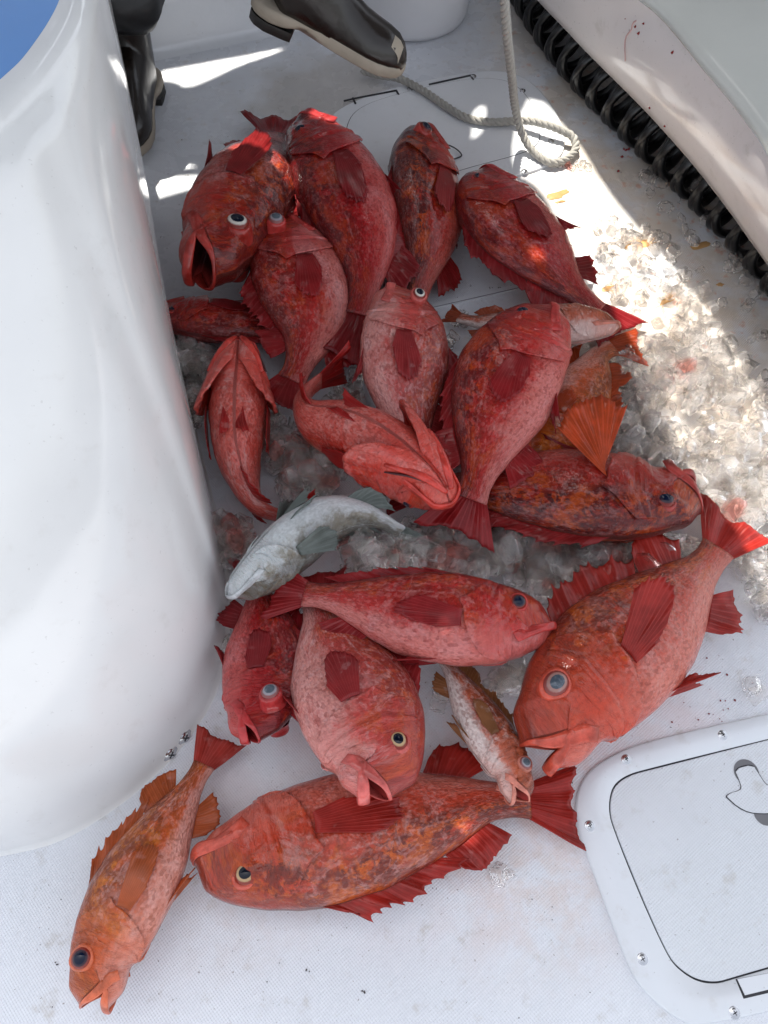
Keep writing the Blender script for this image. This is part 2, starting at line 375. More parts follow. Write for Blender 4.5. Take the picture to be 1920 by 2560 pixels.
M['eye_cloudy'] = eye_mat('eye_cloudy', (0.035, 0.05, 0.07), (0.26, 0.22, 0.24), 0.10)
M['eye_goggle'] = eye_mat('eye_goggle', (0.045, 0.06, 0.08), (0.33, 0.16, 0.13), 0.03)
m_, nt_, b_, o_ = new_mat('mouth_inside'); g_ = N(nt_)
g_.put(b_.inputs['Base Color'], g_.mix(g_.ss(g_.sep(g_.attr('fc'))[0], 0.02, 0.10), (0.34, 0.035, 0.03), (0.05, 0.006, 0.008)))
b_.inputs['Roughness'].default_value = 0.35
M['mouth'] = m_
def flesh_mat(name, col, seed):
    m, nt, b, out = new_mat(name); g = N(nt); q = g.vmath('ADD', g.obj(), (seed, 0, seed * 2))
    c = g.mix(g.ss(g.noise(q, 45, 5, 0.65), 0.3, 0.7), tuple(k * 0.62 for k in col), tuple(min(1, k * 1.2 + 0.02) for k in col))
    g.put(b.inputs['Base Color'], c); b.inputs['Roughness'].default_value = 0.4; b.inputs['Specular IOR Level'].default_value = 0.12; b.inputs['Coat Weight'].default_value = 0.7; b.inputs['Coat Roughness'].default_value = 0.06
    g.l(g.bump(g.noise(q, 90, 5, 0.7, 0.5), 0.6, 0.003), b.inputs['Normal'])
    return m
# ------------------------------------------------------------------ fish
TOPX = [0, .02, .06, .10, .16, .24, .34, .45, .58, .68, .76, .82, .86]
TOPZ = [.020, .046, .078, .103, .130, .151, .160, .150, .114, .078, .052, .043, .048]
BOTX = [0, .02, .06, .12, .20, .30, .40, .50, .60, .68, .75, .81, .86]
BOTZ = [-.036, -.058, -.086, -.112, -.134, -.148, -.152, -.142, -.110, -.076, -.050, -.042, -.048]
HWX = [0, .015, .05, .10, .16, .24, .34, .46, .58, .68, .76, .84, .86]
HWZ = [.040, .050, .058, .069, .082, .090, .092, .082, .060, .038, .022, .010, .006]
def cub(xs, zs):
    xs = np.array(xs); zs = np.array(zs); fine = np.linspace(0, xs[-1], 400)
    v = np.interp(fine, xs, zs); k = np.ones(17) / 17
    vp = np.concatenate([np.full(8, 0) + v[0] - (v[8:0:-1] - v[0]), v, np.full(8, v[-1])])
    v = np.convolve(vp, k, 'valid')
    return lambda x: np.interp(x, fine, v)
fTop, fBot, fHw = cub(TOPX, TOPZ), cub(BOTX, BOTZ), cub(HWX, HWZ)
class Fish:
    def __init__(s, name, label, cat, spine, d=-1, roll=0.0, wpx=None, wid=1.0, pal='red', seed=1, gape=0.0, eye='eye_gold',
                 pop=0.0, eyer=0.027, dfin=0.6, pec=0.35, pecup=0.15, flare=0.0, slender=1.0, group='fish piled on the deck', anal=0.8,
                 soft=0.8, tail=1.0, tail_col=None, fincol=None, twist=0.0, pale=1.0, blotch=1.0, headred=0.6, taper=1.0, pecr=1.0, pec_col=None, pecspread=26, mats=None, rlist=None):
        s.__dict__.update(locals())
        pts = [tuple(at(*p)) for p in spine]
        s.C, s.L = catmull(pts, 200)
        T = np.gradient(s.C, axis=0); k = np.ones(9) / 9
        for a in range(3):
            e = np.concatenate([np.full(4, T[0, a]), T[:, a], np.full(4, T[-1, a])]); T[:, a] = np.convolve(e, k, 'valid')
        T /= np.linalg.norm(T, axis=1)[:, None]
        U = np.array([0, 0, 1.0]) - T * T[:, 2:3]; U /= np.linalg.norm(U, axis=1)[:, None]
        S = np.cross(U, T)
        t = np.linspace(0, 1, 200)
        ph = np.radians(roll + twist * t) if rlist is None else np.radians(np.interp(t, [q[0] for q in rlist], [q[1] for q in rlist]))
        D = d * np.cos(ph)[:, None] * S + np.sin(ph)[:, None] * U
        s.T, s.D = T, D; s.Lat = np.cross(D, T)
        mid = spine[len(spine) // 2 - 1]
        if wpx: s.dep = wpx * m_per_px(mid[1], mid[2]) / (0.305 * s.L)
        else: s.dep = 1.0
        s.wd = wid
        s.smooth_frames()
        s.root = empty(name, (float(s.C[90][0]), float(s.C[90][1]), 0.0)); tag(s.root, label, cat, group)
        s.sm = skin_mat('skin_' + pal, pal, seed, blotch, pale, headred)
        fcx = fincol or FINC[pal]
        s.fm = fin_mat('fin_' + pal, fcx, pal, seed); s.tm = fin_mat('tail_' + pal, tail_col or fcx, pal, seed + 3)
        s.pm = fin_mat('pectoral_' + pal, pec_col, pal, seed + 5) if pec_col else s.fm
        s.lip = flesh_mat('lip_' + pal, tuple(0.90 * a + 0.10 * b_ for a, b_ in zip(PAL[pal][1], PAL[pal][0])), seed)
        s.build()
    def smooth_frames(s):
        pass
    def warp(s, P):
        """canonical (x, y, z; unit body) -> world"""
        P = np.asarray(P, float).reshape(-1, 3); x = np.clip(P[:, 0], -0.05, 1.05)
        i = np.clip(x, 0, 1) * 199.0; i0 = np.clip(np.floor(i).astype(int), 0, 198); f = (i - i0)[:, None]
        C = s.C[i0] * (1 - f) + s.C[i0 + 1] * f; T = s.T[i0] * (1 - f) + s.T[i0 + 1] * f
        D = s.D[i0] * (1 - f) + s.D[i0 + 1] * f; Lt = s.Lat[i0] * (1 - f) + s.Lat[i0 + 1] * f
        C = C + T * ((x - np.clip(x, 0, 1)) * s.L)[:, None]
        W = C + Lt * (P[:, 1] * s.L * s.wd)[:, None] + D * (P[:, 2] * s.L * s.dep)[:, None]
        # soft contact with the deck
        z = W[:, 2]; lim = 0.004; W[:, 2] = np.where(z < lim + 0.01, lim + 0.01 * np.exp(np.minimum(0, (z - lim - 0.01) / 0.01)), z)
        return W
    # surface of trunk at (x, theta), theta 0 = back, pi = belly; side +1
    def B(s, x, th):
        top, bot, hw = fTop(x), fBot(x), fHw(x)
        zc = (top + bot) * 0.5; h = (top - bot) * 0.5
        ct, st = np.cos(th), np.sin(th)
        e = 0.88
        y = hw * np.sign(st) * np.abs(st) ** e
        z = zc + h * np.sign(ct) * np.abs(ct) ** 0.96
        return np.stack([x + 0 * th, y, z], -1)
    def jaw(s, P, low):
        """open the mouth: lower jaw swings down about its hinge, upper lifts a little"""
        P = np.array(P, float); a = R(46) * s.gape; hx, hz = 0.125, -0.035
        w = low * sstep(0.18, 0.085, P[..., 0])
        ang = a * w; dx, dz = P[..., 0] - hx, P[..., 2] - hz
        P[..., 0] = hx + dx * np.cos(ang) - dz * np.sin(ang)
        P[..., 2] = hz + dz * np.cos(ang) + dx * np.sin(ang)
        w2 = (1 - low) * sstep(0.10, 0.0, P[..., 0]) * s.gape
        P[..., 2] += w2 * 0.022; P[..., 0] -= w2 * 0.012
        P[..., 1] *= 1 + 0.22 * s.gape * sstep(0.16, 0.03, P[..., 0])
        return P
    def rim(s, th):
        """mouth rim for theta 0..2pi"""
        t = np.abs(np.mod(th + np.pi, 2 * np.pi) - np.pi)     # 0 top .. pi bottom
        k = np.where(t < np.pi / 2, t / (np.pi / 2), (np.pi - t) / (np.pi / 2))
        cx = 0.118 - 0.035 * s.gape; xr = cx * k ** 1.5 + np.where(t > np.pi / 2, -0.004, 0.0)
        y = fHw(np.maximum(xr, 0.0)) * (np.sin(np.minimum(k * (2.4 - 1.0 * s.gape), 1) * np.pi / 2)) * 0.95 * np.sign(np.sin(th) + 1e-9)
        y = np.where(k < 1e-6, 0, y)
        z = -0.006 - 0.40 * xr + np.where(t > np.pi / 2, -0.003, 0.003) * (1 - k)
        return np.stack([xr, y, z], -1)
    def build(s):
        NT = 72; NX = 96; th = np.linspace(0, 2 * np.pi, NT, endpoint=False)
        rm = s.rim(th); xr = rm[:, 0]
        us = np.linspace(0, 1, NX) ** 1.35
        rows = []; fcs = []; scs = []
        t = np.abs(np.mod(th + np.pi, 2 * np.pi) - np.pi)
        low = sstep(R(87), R(108), t); lowr = sstep(R(84), R(114), t)
        # mouth cavity rings, inside out
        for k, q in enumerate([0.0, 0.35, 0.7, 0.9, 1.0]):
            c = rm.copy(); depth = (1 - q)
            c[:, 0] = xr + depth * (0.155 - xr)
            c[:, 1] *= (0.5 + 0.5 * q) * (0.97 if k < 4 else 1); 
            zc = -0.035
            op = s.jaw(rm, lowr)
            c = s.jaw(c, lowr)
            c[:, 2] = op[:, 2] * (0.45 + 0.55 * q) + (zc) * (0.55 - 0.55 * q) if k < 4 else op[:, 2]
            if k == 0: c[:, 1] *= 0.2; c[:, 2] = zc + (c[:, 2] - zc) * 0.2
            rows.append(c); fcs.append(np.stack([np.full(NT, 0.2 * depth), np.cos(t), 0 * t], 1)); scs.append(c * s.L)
        ncav = 5
        for u in us[1:] if True else us:
            x = xr + (0.86 - xr) * u
            p = s.B(x, th)
            w = sstep(-0.008, 0.042, x - xr)[:, None] ** 0.8 * (x > xr)[:, None]
            ad = rm + np.stack([x - xr, 0 * x, 0 * x], 1)
            # keep rim height then swell into trunk
            q = ad * (1 - w) + p * w
            # ridges: preopercle edge, cheek groove, shoulder
            lat = np.abs(np.sin(th))
            xp = 0.205 + 0.02 * np.cos(t * 1.3)
            ridge = np.exp(-((x - xp) / 0.008) ** 2) * 0.0045 * lat - np.exp(-((x - xp - 0.016) / 0.008) ** 2) * 0.0045 * lat
            eyeh = np.exp(-(((x - 0.135) / 0.035) ** 2 + ((q[:, 2] - 0.048) / 0.03) ** 2)) * 0.007 * (lat > 0.2)
            q[:, 1] += np.sign(q[:, 1]) * (ridge + eyeh)
            nz = 0.0035 * np.array([mnoise.noise(Vector((float(a) * 17 + s.seed * 9, float(b_) * 22, float(c_) * 22))) for a, b_, c_ in q])
            hn = sstep(0.34, 0.22, x) * sstep(0.0, 0.03, x - xr) * 0.0065 * np.array([mnoise.noise(Vector((float(a) * 38 + s.seed * 5, float(b_) * 30, float(c_) * 52))) for a, b_, c_ in q])
            q[:, 1] += np.sign(q[:, 1]) * hn * lat; q[:, 1] *= 1 + nz * 14; q[:, 2] *= 1 + nz * 5
            zc_rel = np.cos(t)
            q = s.jaw(q, low)
            rows.append(q); fcs.append(np.stack([x, zc_rel, t], 1))
            girth = (fTop(x) - fBot(x)) * 0.5 * s.dep
            scs.append(np.stack([x * s.L, np.sign(np.sin(th)) * t * 0.13 * s.L * s.dep, 0 * x + np.sign(np.sin(th)) * 3], 1))
        P = np.array(rows); n_r = len(rows)
        V = s.warp(P.reshape(-1, 3)); F = grid_faces(n_r, NT, True)
        fm = [1 if i < (ncav - 1) * NT else 0 for i in range((n_r - 1) * NT)]
        F.append(tuple(range(NT))[::-1]); fm.append(1); F.append(tuple((n_r - 1) * NT + j for j in range(NT))); fm.append(0)
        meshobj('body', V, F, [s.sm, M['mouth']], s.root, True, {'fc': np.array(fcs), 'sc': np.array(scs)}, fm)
        s.jaws(); s.gills(); s.eyes(); s.fins()
    def ribbon(s, name, path, rz, ry, mat, n=10):
        path = np.asarray(path); m = len(path); V = []
        T = np.gradient(path, axis=0); T /= np.linalg.norm(T, axis=1)[:, None]
        for i in range(m):
            zz = np.array([0, 0, 1.0]) - T[i] * T[i][2]; zz /= np.linalg.norm(zz) + 1e-9; yy = np.cross(zz, T[i])
            for k in range(n):
                an = 2 * math.pi * k / n
                V.append(path[i] + yy * math.cos(an) * ry[i] + zz * math.sin(an) * rz[i])
        F = grid_faces(m, n, True); F.append(tuple(range(n))[::-1]); F.append(tuple(range((m - 1) * n, m * n)))
        return V, F
    def jaws(s):
        tt = np.linspace(-np.pi / 2, np.pi / 2, 41)
        up = s.jaw(s.rim(tt), sstep(R(84), R(114), np.abs(tt))); k = np.abs(tt) / (np.pi / 2)
        # maxilla: swings part way with the lower jaw and flares behind the corner
        drop = sstep(0.25, 1.0, k) * s.gape
        up[:, 2] -= drop * 0.034; up[:, 1] *= 1.0; up[:, 0] += 0.012 * sstep(0.6, 1, k)
        ext = []
        for sg, e in ((-1, up[0]), (1, up[-1])):
            ext.append(e + np.array([0.026 - 0.012 * s.gape, sg * 0.004, -0.014 - 0.014 * s.gape]))
        path = np.vstack([ext[0], up, ext[1]]); k2 = np.concatenate([[1.2], k, [1.2]])
        rz = 0.0052 + 0.0155 * sstep(0.1, 1.1, k2); rz[0] = rz[-1] = 0.017; ry = 0.0035 + 0.0015 * k2; ry[0] = ry[-1] = 0.003
        V, F = s.ribbon('upper_jaw', path, rz, ry, s.lip)
        n = len(V); W = s.warp(V)
        meshobj('upper_jaw', W, F, s.lip, s.root)
        lo = s.jaw(s.rim(np.pi - tt), sstep(R(84), R(114), np.pi - np.abs(tt))); lo[:, 1] *= 0.99
        rz = 0.015 - 0.009 * sstep(0.4, 1, k); ry = np.full(41, 0.0058)
        V, F = s.ribbon('lower_jaw', lo, rz, ry, s.lip)
        meshobj('lower_jaw', s.warp(V), F, s.lip, s.root)
    def gills(s):
        fl = s.flare
        for sg in (1, -1):
            na, nt2 = 22, 30
            th = np.linspace(R(34), R(168), nt2); V = []; fc = []; sc = []
            xe = np.interp(np.degrees(th), [34, 52, 68, 76, 84, 100, 120, 150, 168], [.225, .262, .292, .330, .312, .305, .285, .245, .185])
            x0 = 0.165 + 0 * th
            if fl:
                th = np.linspace(R(62), R(176), nt2)
                dg = np.degrees(th)
                xe = np.interp(dg, [62, 80, 100, 120, 140, 160, 176], [.26, .325, .350, .345, .315, .25, .15])
                x0 = np.interp(dg, [62, 90, 120, 150, 176], [.17, .16, .12, .07, .03])
            for a in np.linspace(0, 1, na):
                x = x0 + (xe - x0) * a
                x = np.where(xe < x0 + 0.01, x0 - 0.02 * (1 - a), x)
                p = s.B(x, th)
                ny = np.sin(th) ** 0.6; nz = np.cos(th) * 0.5
                lift = 0.0012 + 0.0075 * a - 0.003 * (1 - a)
                wr = 0.0026 * np.sin(th * 24 + 5 * a + s.seed) * a * sstep(1.8, 2.3, th) + 0.0016 * np.sin(th * 9 + a * 7 + s.seed * 2) * a
                wr = wr + 0.0045 * np.exp(-((a - 0.30) / 0.06) ** 2) - 0.0035 * np.exp(-((a - 0.42) / 0.05) ** 2)
                dy = ny * (lift + wr); dzz = nz * (lift + wr); dx = 0 * th
                if fl:
                    mid = np.sin(np.clip((th - R(62)) / R(114), 0, 1) * np.pi) ** 0.7
                    # lobes swing out and curl, rounded at the back
                    dy = dy + fl * 0.040 * a ** 1.2 * mid; dzz = dzz - fl * 0.026 * a ** 0.8 * mid
                    dzz = dzz - 0.010 * np.sin(a * np.pi) * mid
                    dy = dy + 0.004 * np.sin(th * 16) * a * mid
                p = p + np.stack([dx, dy, dzz], 1)
                p[:, 1] *= sg
                p = s.jaw(p, sstep(R(87), R(108), th))
                V.append(p); fc.append(np.stack([x, np.cos(th), th], 1)); sc.append(np.stack([x * s.L, sg * th * 0.13 * s.L * s.dep, 0 * x + sg * 3], 1))
            V = np.array(V).reshape(-1, 3); F = grid_faces(na, nt2)
            if sg > 0: F = [f[::-1] for f in F]
            o = meshobj('gill_cover', s.warp(V), F, s.sm, s.root, True, {'fc': np.array(fc), 'sc': np.array(sc)})
            sol = o.modifiers.new('thick', 'SOLIDIFY'); sol.thickness = (0.010 if fl else 0.0045) * s.L; sol.offset = 0
            if fl:
                # jaw bone running back from the chin, with the dark fold beside it
                for nm, (t0, t1), (xa, xb), rad, mt, off in (('jaw_bone', (174, 138), (0.015, 0.20), 0.012, s.lip, 0.012), ('throat_fold', (170, 128), (0.02, 0.19), 0.0042, M['mouth'], 0.015)):
                    tt = np.linspace(0, 1, 26); thp = np.radians(t0 + (t1 - t0) * tt ** 0.75); xx = xa + (xb - xa) * tt
                    pth = s.B(xx, thp); pth[:, 1] += np.sin(thp) * off + fl * 0.018 * tt ** 1.3; pth[:, 2] += np.cos(thp) * off; pth[:, 1] *= sg
                    rr = rad * (0.55 + 0.6 * np.sin(np.pi * np.clip(tt, 0.02, .98)) ** 0.6)
                    Vr_, Fr_ = s.ribbon(nm, pth, rr * 0.7, rr, s.lip); meshobj(nm, s.warp(Vr_), Fr_, mt, s.root, True, {'fc': np.full((len(Vr_), 3), 0.2)})
    def eyes(s):
        if not s.eye: return
        ex, ez = 0.135, 0.050
        for sg in (1, -1):
            r = s.eyer; y0 = float(fHw(ex)) * 0.80
            out = y0 + r * (-0.05 + 1.2 * s.pop)
            # eyeball (slightly flattened), canonical coords; aspect-corrected so it stays round after warp
            kx, ky, kz = 1.0, 1.0 / s.wd, 1.0 / s.dep
            V = []; fc = []; nlat, nlon = 22, 28
            for i in range(nlat + 1):
                ph = math.pi * i / nlat
                for j in range(nlon):
                    a = 2 * math.pi * j / nlon
                    rr = math.sin(ph)
                    V.append((ex + r * rr * math.cos(a) * kx, sg * (out + r * math.cos(ph) * 0.78 * ky), ez + r * rr * math.sin(a) * kz))
                    fc.append((rr * (1 if ph < math.pi / 2 else 5), 0, 0))
            F = grid_faces(nlat + 1, nlon, True)
            if sg < 0: F = [f[::-1] for f in F]
            e = meshobj('eye', s.warp(V), F, M[s.eye], s.root, True, {'fc': fc})
            # fleshy lid: collar around the ball
            prof = [(1.42, -1.5), (1.34, -0.75), (1.22, -0.05 + 0.1 * s.pop), (1.12, 0.30), (1.0, 0.40), (0.90, 0.40), (0.90, 0.1)]
            if s.pop > 0.3: prof = [(1.45, -2.2), (1.25, -1.4), (1.2, -0.7), (1.22, -0.1), (1.14, 0.22), (1.0, 0.36), (0.88, 0.40), (0.86, 0.1)]
            V = []
            for (pr, pz) in prof:
                for j in range(nlon):
                    a = 2 * math.pi * j / nlon; wob = 1 + 0.04 * math.sin(3 * a + s.seed)
                    V.append((ex + r * pr * wob * math.cos(a) * kx, sg * (out + r * pz * 0.72 * ky), ez + r * pr * wob * math.sin(a) * kz))
            F = grid_faces(len(prof), nlon, True)
            lid = meshobj('eyelid', s.warp(V), F, s.lip, e)
    def finmesh(s, name, rays, mat, notch=0.0, conform=None, curl=(0, 0, 0), sub=4, nv=9, ragged=0.03):
        """rays: list of (base, tip) canonical; membrane between them"""
        V = []; fc = []; n = len(rays); rnd = random.Random(s.seed * 13 + len(name))
        cols = (n - 1) * sub + 1
        jit = [1 + rnd.uniform(-ragged, ragged) * 2.4 for _ in range(n)]; nt_ = [rnd.uniform(0.35, 1.25) for _ in range(n)]; o1 = rnd.uniform(0, 9)
        for c in range(cols):
            q = c / sub; i = min(int(q), n - 2); f = q - i
            b0, t0 = map(np.array, rays[i]); b1, t1 = map(np.array, rays[i + 1])
            base = b0 * (1 - f) + b1 * f; tip = t0 * (1 - f) + t1 * f
            ln = (jit[i] * (1 - f) + jit[i + 1] * f) * (1 - notch * nt_[i] * math.sin(math.pi * f) ** 0.8) + rnd.uniform(-1, 1) * ragged * 0.4
            for k in range(nv):
                v = k / (nv - 1) * ln
                p = base * (1 - v) + tip * v + np.array(curl) * v * v + np.array((0.004 * mnoise.noise(Vector((q * 0.6 + o1, v * 2, 7))) * v, 0.011 * mnoise.noise(Vector((q * 0.45 + o1, v * 1.6, s.seed))) * v + 0.0007 * math.sin(q * 2 * math.pi) * v ** 0.5, 0.004 * mnoise.noise(Vector((q * 0.8 + o1, v, 3))) * v))
                if conform is not None:      # lies on the flank instead of sinking into it
                    xx = min(max(p[0], 0), 0.86); tp, bt, hw = float(fTop(xx)), float(fBot(xx)), float(fHw(xx))
                    e_ = max(0.0, 1 - ((p[2] - (tp + bt) / 2) / ((tp - bt) / 2)) ** 2) ** 0.46
                    p[1] = (1 if p[1] > 0 else -1) * max(abs(p[1]), hw * e_ * 1.02 + 0.006 + 0.008 * v)
                V.append(p); fc.append((q, k / (nv - 1), 0))
        F = grid_faces(cols, nv)
        o = meshobj(name, s.warp(V), F, mat, s.root, True, {'fc': fc})
        sol = o.modifiers.new('thick', 'SOLIDIFY'); sol.thickness = 0.0016; sol.offset = 0
        return o
    def fins(s):
        dz = 1.0
        # tail
        n = 13; r = []
        for i in range(n):
            k = -1 + 2 * i / (n - 1)
            tipx = 1.0 - 0.018 * math.cos(k * math.pi / 2) * 1.3
            r.append(((0.842, 0, 0.040 * k), (0.842 + (tipx - 0.842) * s.tail, 0.008 * math.sin(i * 1.1), 0.118 * k * (0.5 + 0.5 * s.tail))))
        s.finmesh('tail_fin', r, s.tm, notch=0.02, ragged=0.025, sub=4, nv=12)
        # spiny dorsal
        if s.dfin > 0:
            xs = np.linspace(0.275, 0.585, 12); hs = np.interp(xs, [.275, .33, .42, .52, .585], [.045, .085, .092, .062, .035]) * s.dfin
            rq = random.Random(s.seed); r = [((x, 0, float(fTop(x)) - 0.006), (x + 0.03 + 0.075 * (1 - s.dfin) + rq.uniform(-.012, .012), 0.006 * math.sin(i * 2 + s.seed), float(fTop(x)) + h * rq.uniform(.8, 1.1))) for i, (x, h) in enumerate(zip(xs, hs))]
            s.finmesh('spiny_dorsal_fin', r, s.fm, notch=0.22, ragged=0.05, sub=5)
        if s.soft > 0:
            xs = np.linspace(0.60, 0.735, 10); hs = np.interp(xs, [.6, .64, .69, .735], [.055, .095, .085, .035]) * s.soft
            r = [((x, 0, float(fTop(x)) - 0.005), (x + 0.035 + 0.03 * (i / 9), 0, float(fTop(x)) + h)) for i, (x, h) in enumerate(zip(xs, hs))]
            s.finmesh('soft_dorsal_fin', r, s.fm, notch=0.04, ragged=0.03)
        if s.anal > 0:
            xs = np.linspace(0.60, 0.71, 9); hs = np.interp(xs, [.6, .635, .67, .71], [.05, .10, .08, .035]) * s.anal
            r = [((x, 0, float(fBot(x)) + 0.005), (x + 0.04 + 0.03 * (i / 8), 0, float(fBot(x)) - h)) for i, (x, h) in enumerate(zip(xs, hs))]
            s.finmesh('anal_fin', r, s.fm, notch=0.08, ragged=0.04)
        # pectorals
        for sg in (1, -1):
            n = 13; r = []
            for i in range(n):
                k = i / (n - 1); bz = 0.008 - 0.050 * k; by = float(s.B(np.array(0.315), np.array(math.acos(max(-1, min(1, (bz - 0.0) / 0.15)))))[1]) + 0.004
                an = R(5 - s.pecspread * k) + s.pecup * (1 - 0.25 * k); ln = (0.130 + 0.075 * math.sin(math.pi * min(1, k * 1.1)) ** 0.8) * s.pecr
                if s.pecspread > 50: ln = (0.165 + 0.03 * math.sin(math.pi * k)) * s.pecr
                if k > 0.6 and s.pecspread < 50: ln *= 1 - 0.42 * (k - 0.6) / 0.4
                r.append(((0.315 - 0.006 * abs(k - 0.5), sg * by, bz), (0.315 + ln * math.cos(an), sg * (by + ln * s.pec - ln * 0.06), bz + ln * math.sin(an))))
            s.finmesh('pectoral_fin', r, s.pm, conform=(None if s.pec > 0.4 else True), notch=0.05, ragged=0.02, nv=12)
        for sg in (1, -1):
            r = []
            for i in range(6):
                k = i / 5
                b = (0.36 + 0.012 * k, sg * (0.030 - 0.018 * k), -0.140)
                ln = 0.145 * (1 - 0.35 * k)
                r.append((b, (b[0] + ln * 0.96, sg * (0.045 - 0.035 * k), -0.150 - 0.028 * (1 - k) * (1 + s.pec))))
            s.finmesh('pelvic_fin', r, s.fm, notch=0.05, ragged=0.03)
# ------------------------------------------------------------------ deck
def plate(name, poly, z0, z1, mat, parent=None, bevel=0.0, loc=None):
    """solid plate from a closed outline (list of Vector xy)"""
    n = len(poly); V = []; c = sum((Vector((p[0], p[1], 0)) for p in poly), Vector()) / n
    rings = [(0.0, z0), (0.0, z1 - bevel), (bevel * 0.3, z1 - bevel * 0.3), (bevel, z1)] if bevel else [(0, z0), (0, z1)]
    for ins, z in rings:
        for i, p in enumerate(poly):
            a = Vector(poly[i - 1][:2]); b = Vector(poly[(i + 1) % n][:2]); t = (b - a).normalized(); nn = Vector((-t.y, t.x))
            q = Vector(p[:2]) + nn * ins
            V.append((q.x, q.y, z))
    F = grid_faces(len(rings), n, True); F.append(tuple((len(rings) - 1) * n + i for i in range(n)))
    F.append(tuple(range(n))[::-1])
    return meshobj(name, V, F, mat, parent, False, loc=loc)
def ccw(poly):
    a = sum(poly[i - 1][0] * poly[i][1] - poly[i][0] * poly[i - 1][1] for i in range(len(poly)))
    return poly if a > 0 else poly[::-1]
def smooth_closed(pts, n):
    P = [tuple(p)[:2] for p in pts]; q, _ = catmull([(*p, 0) for p in P + [P[0]]], n + 1)
    return [Vector((a[0], a[1], 0)) for a in q[:-1]]
nx = 60
V = [(x, y, 0) for y in np.linspace(-2.5, 4.5, nx) for x in np.linspace(-2.6, 2.6, nx)]
tag(meshobj('deck', V, [(i * nx + j, i * nx + j + 1, (i + 1) * nx + j + 1, (i + 1) * nx + j) for i in range(nx - 1) for j in range(nx - 1)], M['deck'], None, False), kind='structure')

def loopmesh(name, la, za, lb, zb, mat, parent):
    """ring surface between two equally sampled closed loops, with outer skirt"""
    n = len(la); V = [(p[0], p[1], 0.0) for p in la] + [(p[0], p[1], za * 0.6) for p in la] + [(p[0] * 0.985 + c0[0] * 0.015, p[1] * 0.985 + c0[1] * 0.015, za) for p in la] + [(p[0], p[1], zb) for p in lb] + [(p[0], p[1], -0.02) for p in lb]
    return meshobj(name, V, grid_faces(5, n, True), mat, parent, True)
# near hatch, lower right
op = [(1920, 1785), (1712, 1831), (1600, 1860), (1539, 1883), (1481, 1918), (1452, 1953), (1437, 1999), (1437, 2050), (1455, 2110), (1515, 2271), (1573, 2427), (1614, 2485), (1683, 2543), (1750, 2572)]
ip = [(1920, 1848), (1740, 1892), (1610, 1925), (1573, 1935), (1539, 1955), (1523, 1981), (1518, 2028), (1530, 2074), (1597, 2242), (1663, 2387), (1689, 2421), (1735, 2453), (1787, 2461), (1834, 2447)]
def close_right(pts, ext):
    w = [at(*p) for p in pts]; a = (w[0] - w[1]).normalized(); w0 = w[0] + a * ext
    b = (w[-1] - w[-2]).normalized() * 0.3 + a * 0.7
    w1 = w[-1] + a * (ext + 0.03)
    return [w0] + w + [w1]
O = close_right(op, 0.27); I = close_right(ip, 0.19)
I = I[:-1] + [at(1920, 2418) , at(1920, 2418) + (I[0] - I[1]).normalized() * 0.19]
I[-2] = I[-3] + (I[-1] - I[-3]) * 0.3
c0 = sum(I, Vector()) / len(I)
def resample_closed(P, n):
    Q = np.array([tuple(p) for p in P + [P[0]]]); s = np.concatenate([[0], np.cumsum(np.linalg.norm(np.diff(Q, axis=0), axis=1))])
    t = np.linspace(0, s[-1], n, endpoint=False); return [Vector((np.interp(a, s, Q[:, 0]), np.interp(a, s, Q[:, 1]), 0)) for a in t]
def chaikin(P, k=2, keep=()):
    for _ in range(k):
        Q = []
        for i in range(len(P)):
            a, b = P[i], P[(i + 1) % len(P)]; Q += [a * 0.75 + b * 0.25, a * 0.25 + b * 0.75]
        P = Q
    return P
def byangle(P, c, n):
    Q = resample_closed(P, 2000); A = sorted([(math.atan2(p.y - c.y, p.x - c.x), p) for p in Q], key=lambda t: t[0])
    ang = np.array([a[0] for a in A]); xs = np.array([a[1].x for a in A]); ys = np.array([a[1].y for a in A])
    t = np.linspace(-math.pi, math.pi, n, endpoint=False)
    return [Vector((np.interp(a, ang, xs, period=2 * math.pi), np.interp(a, ang, ys, period=2 * math.pi), 0)) for a in t]
Oc, Ic = byangle(chaikin(O, 2), c0, 240), byangle(chaikin(I, 2), c0, 240)
hatch = empty('deck_hatch', (c0.x, c0.y, 0)); tag(hatch, 'white hatch with rounded frame and twist latch in the near right corner of the deck', 'hatch')
loopmesh('hatch_frame', Oc, 0.011, Ic, 0.010, M['hatchframe'], hatch)
lid_loop = [c0 + (p - c0) * (1 - 0.0026 / max(0.05, (p - c0).length)) for p in Ic]
plate('gap', [c0 + (p - c0) * 1.004 for p in Ic], 0.001, 0.0022, M['gap'], hatch)
lid = plate('hatch_lid', lid_loop, 0.003, 0.0095, M['hatchlid'], hatch, 0.0012)
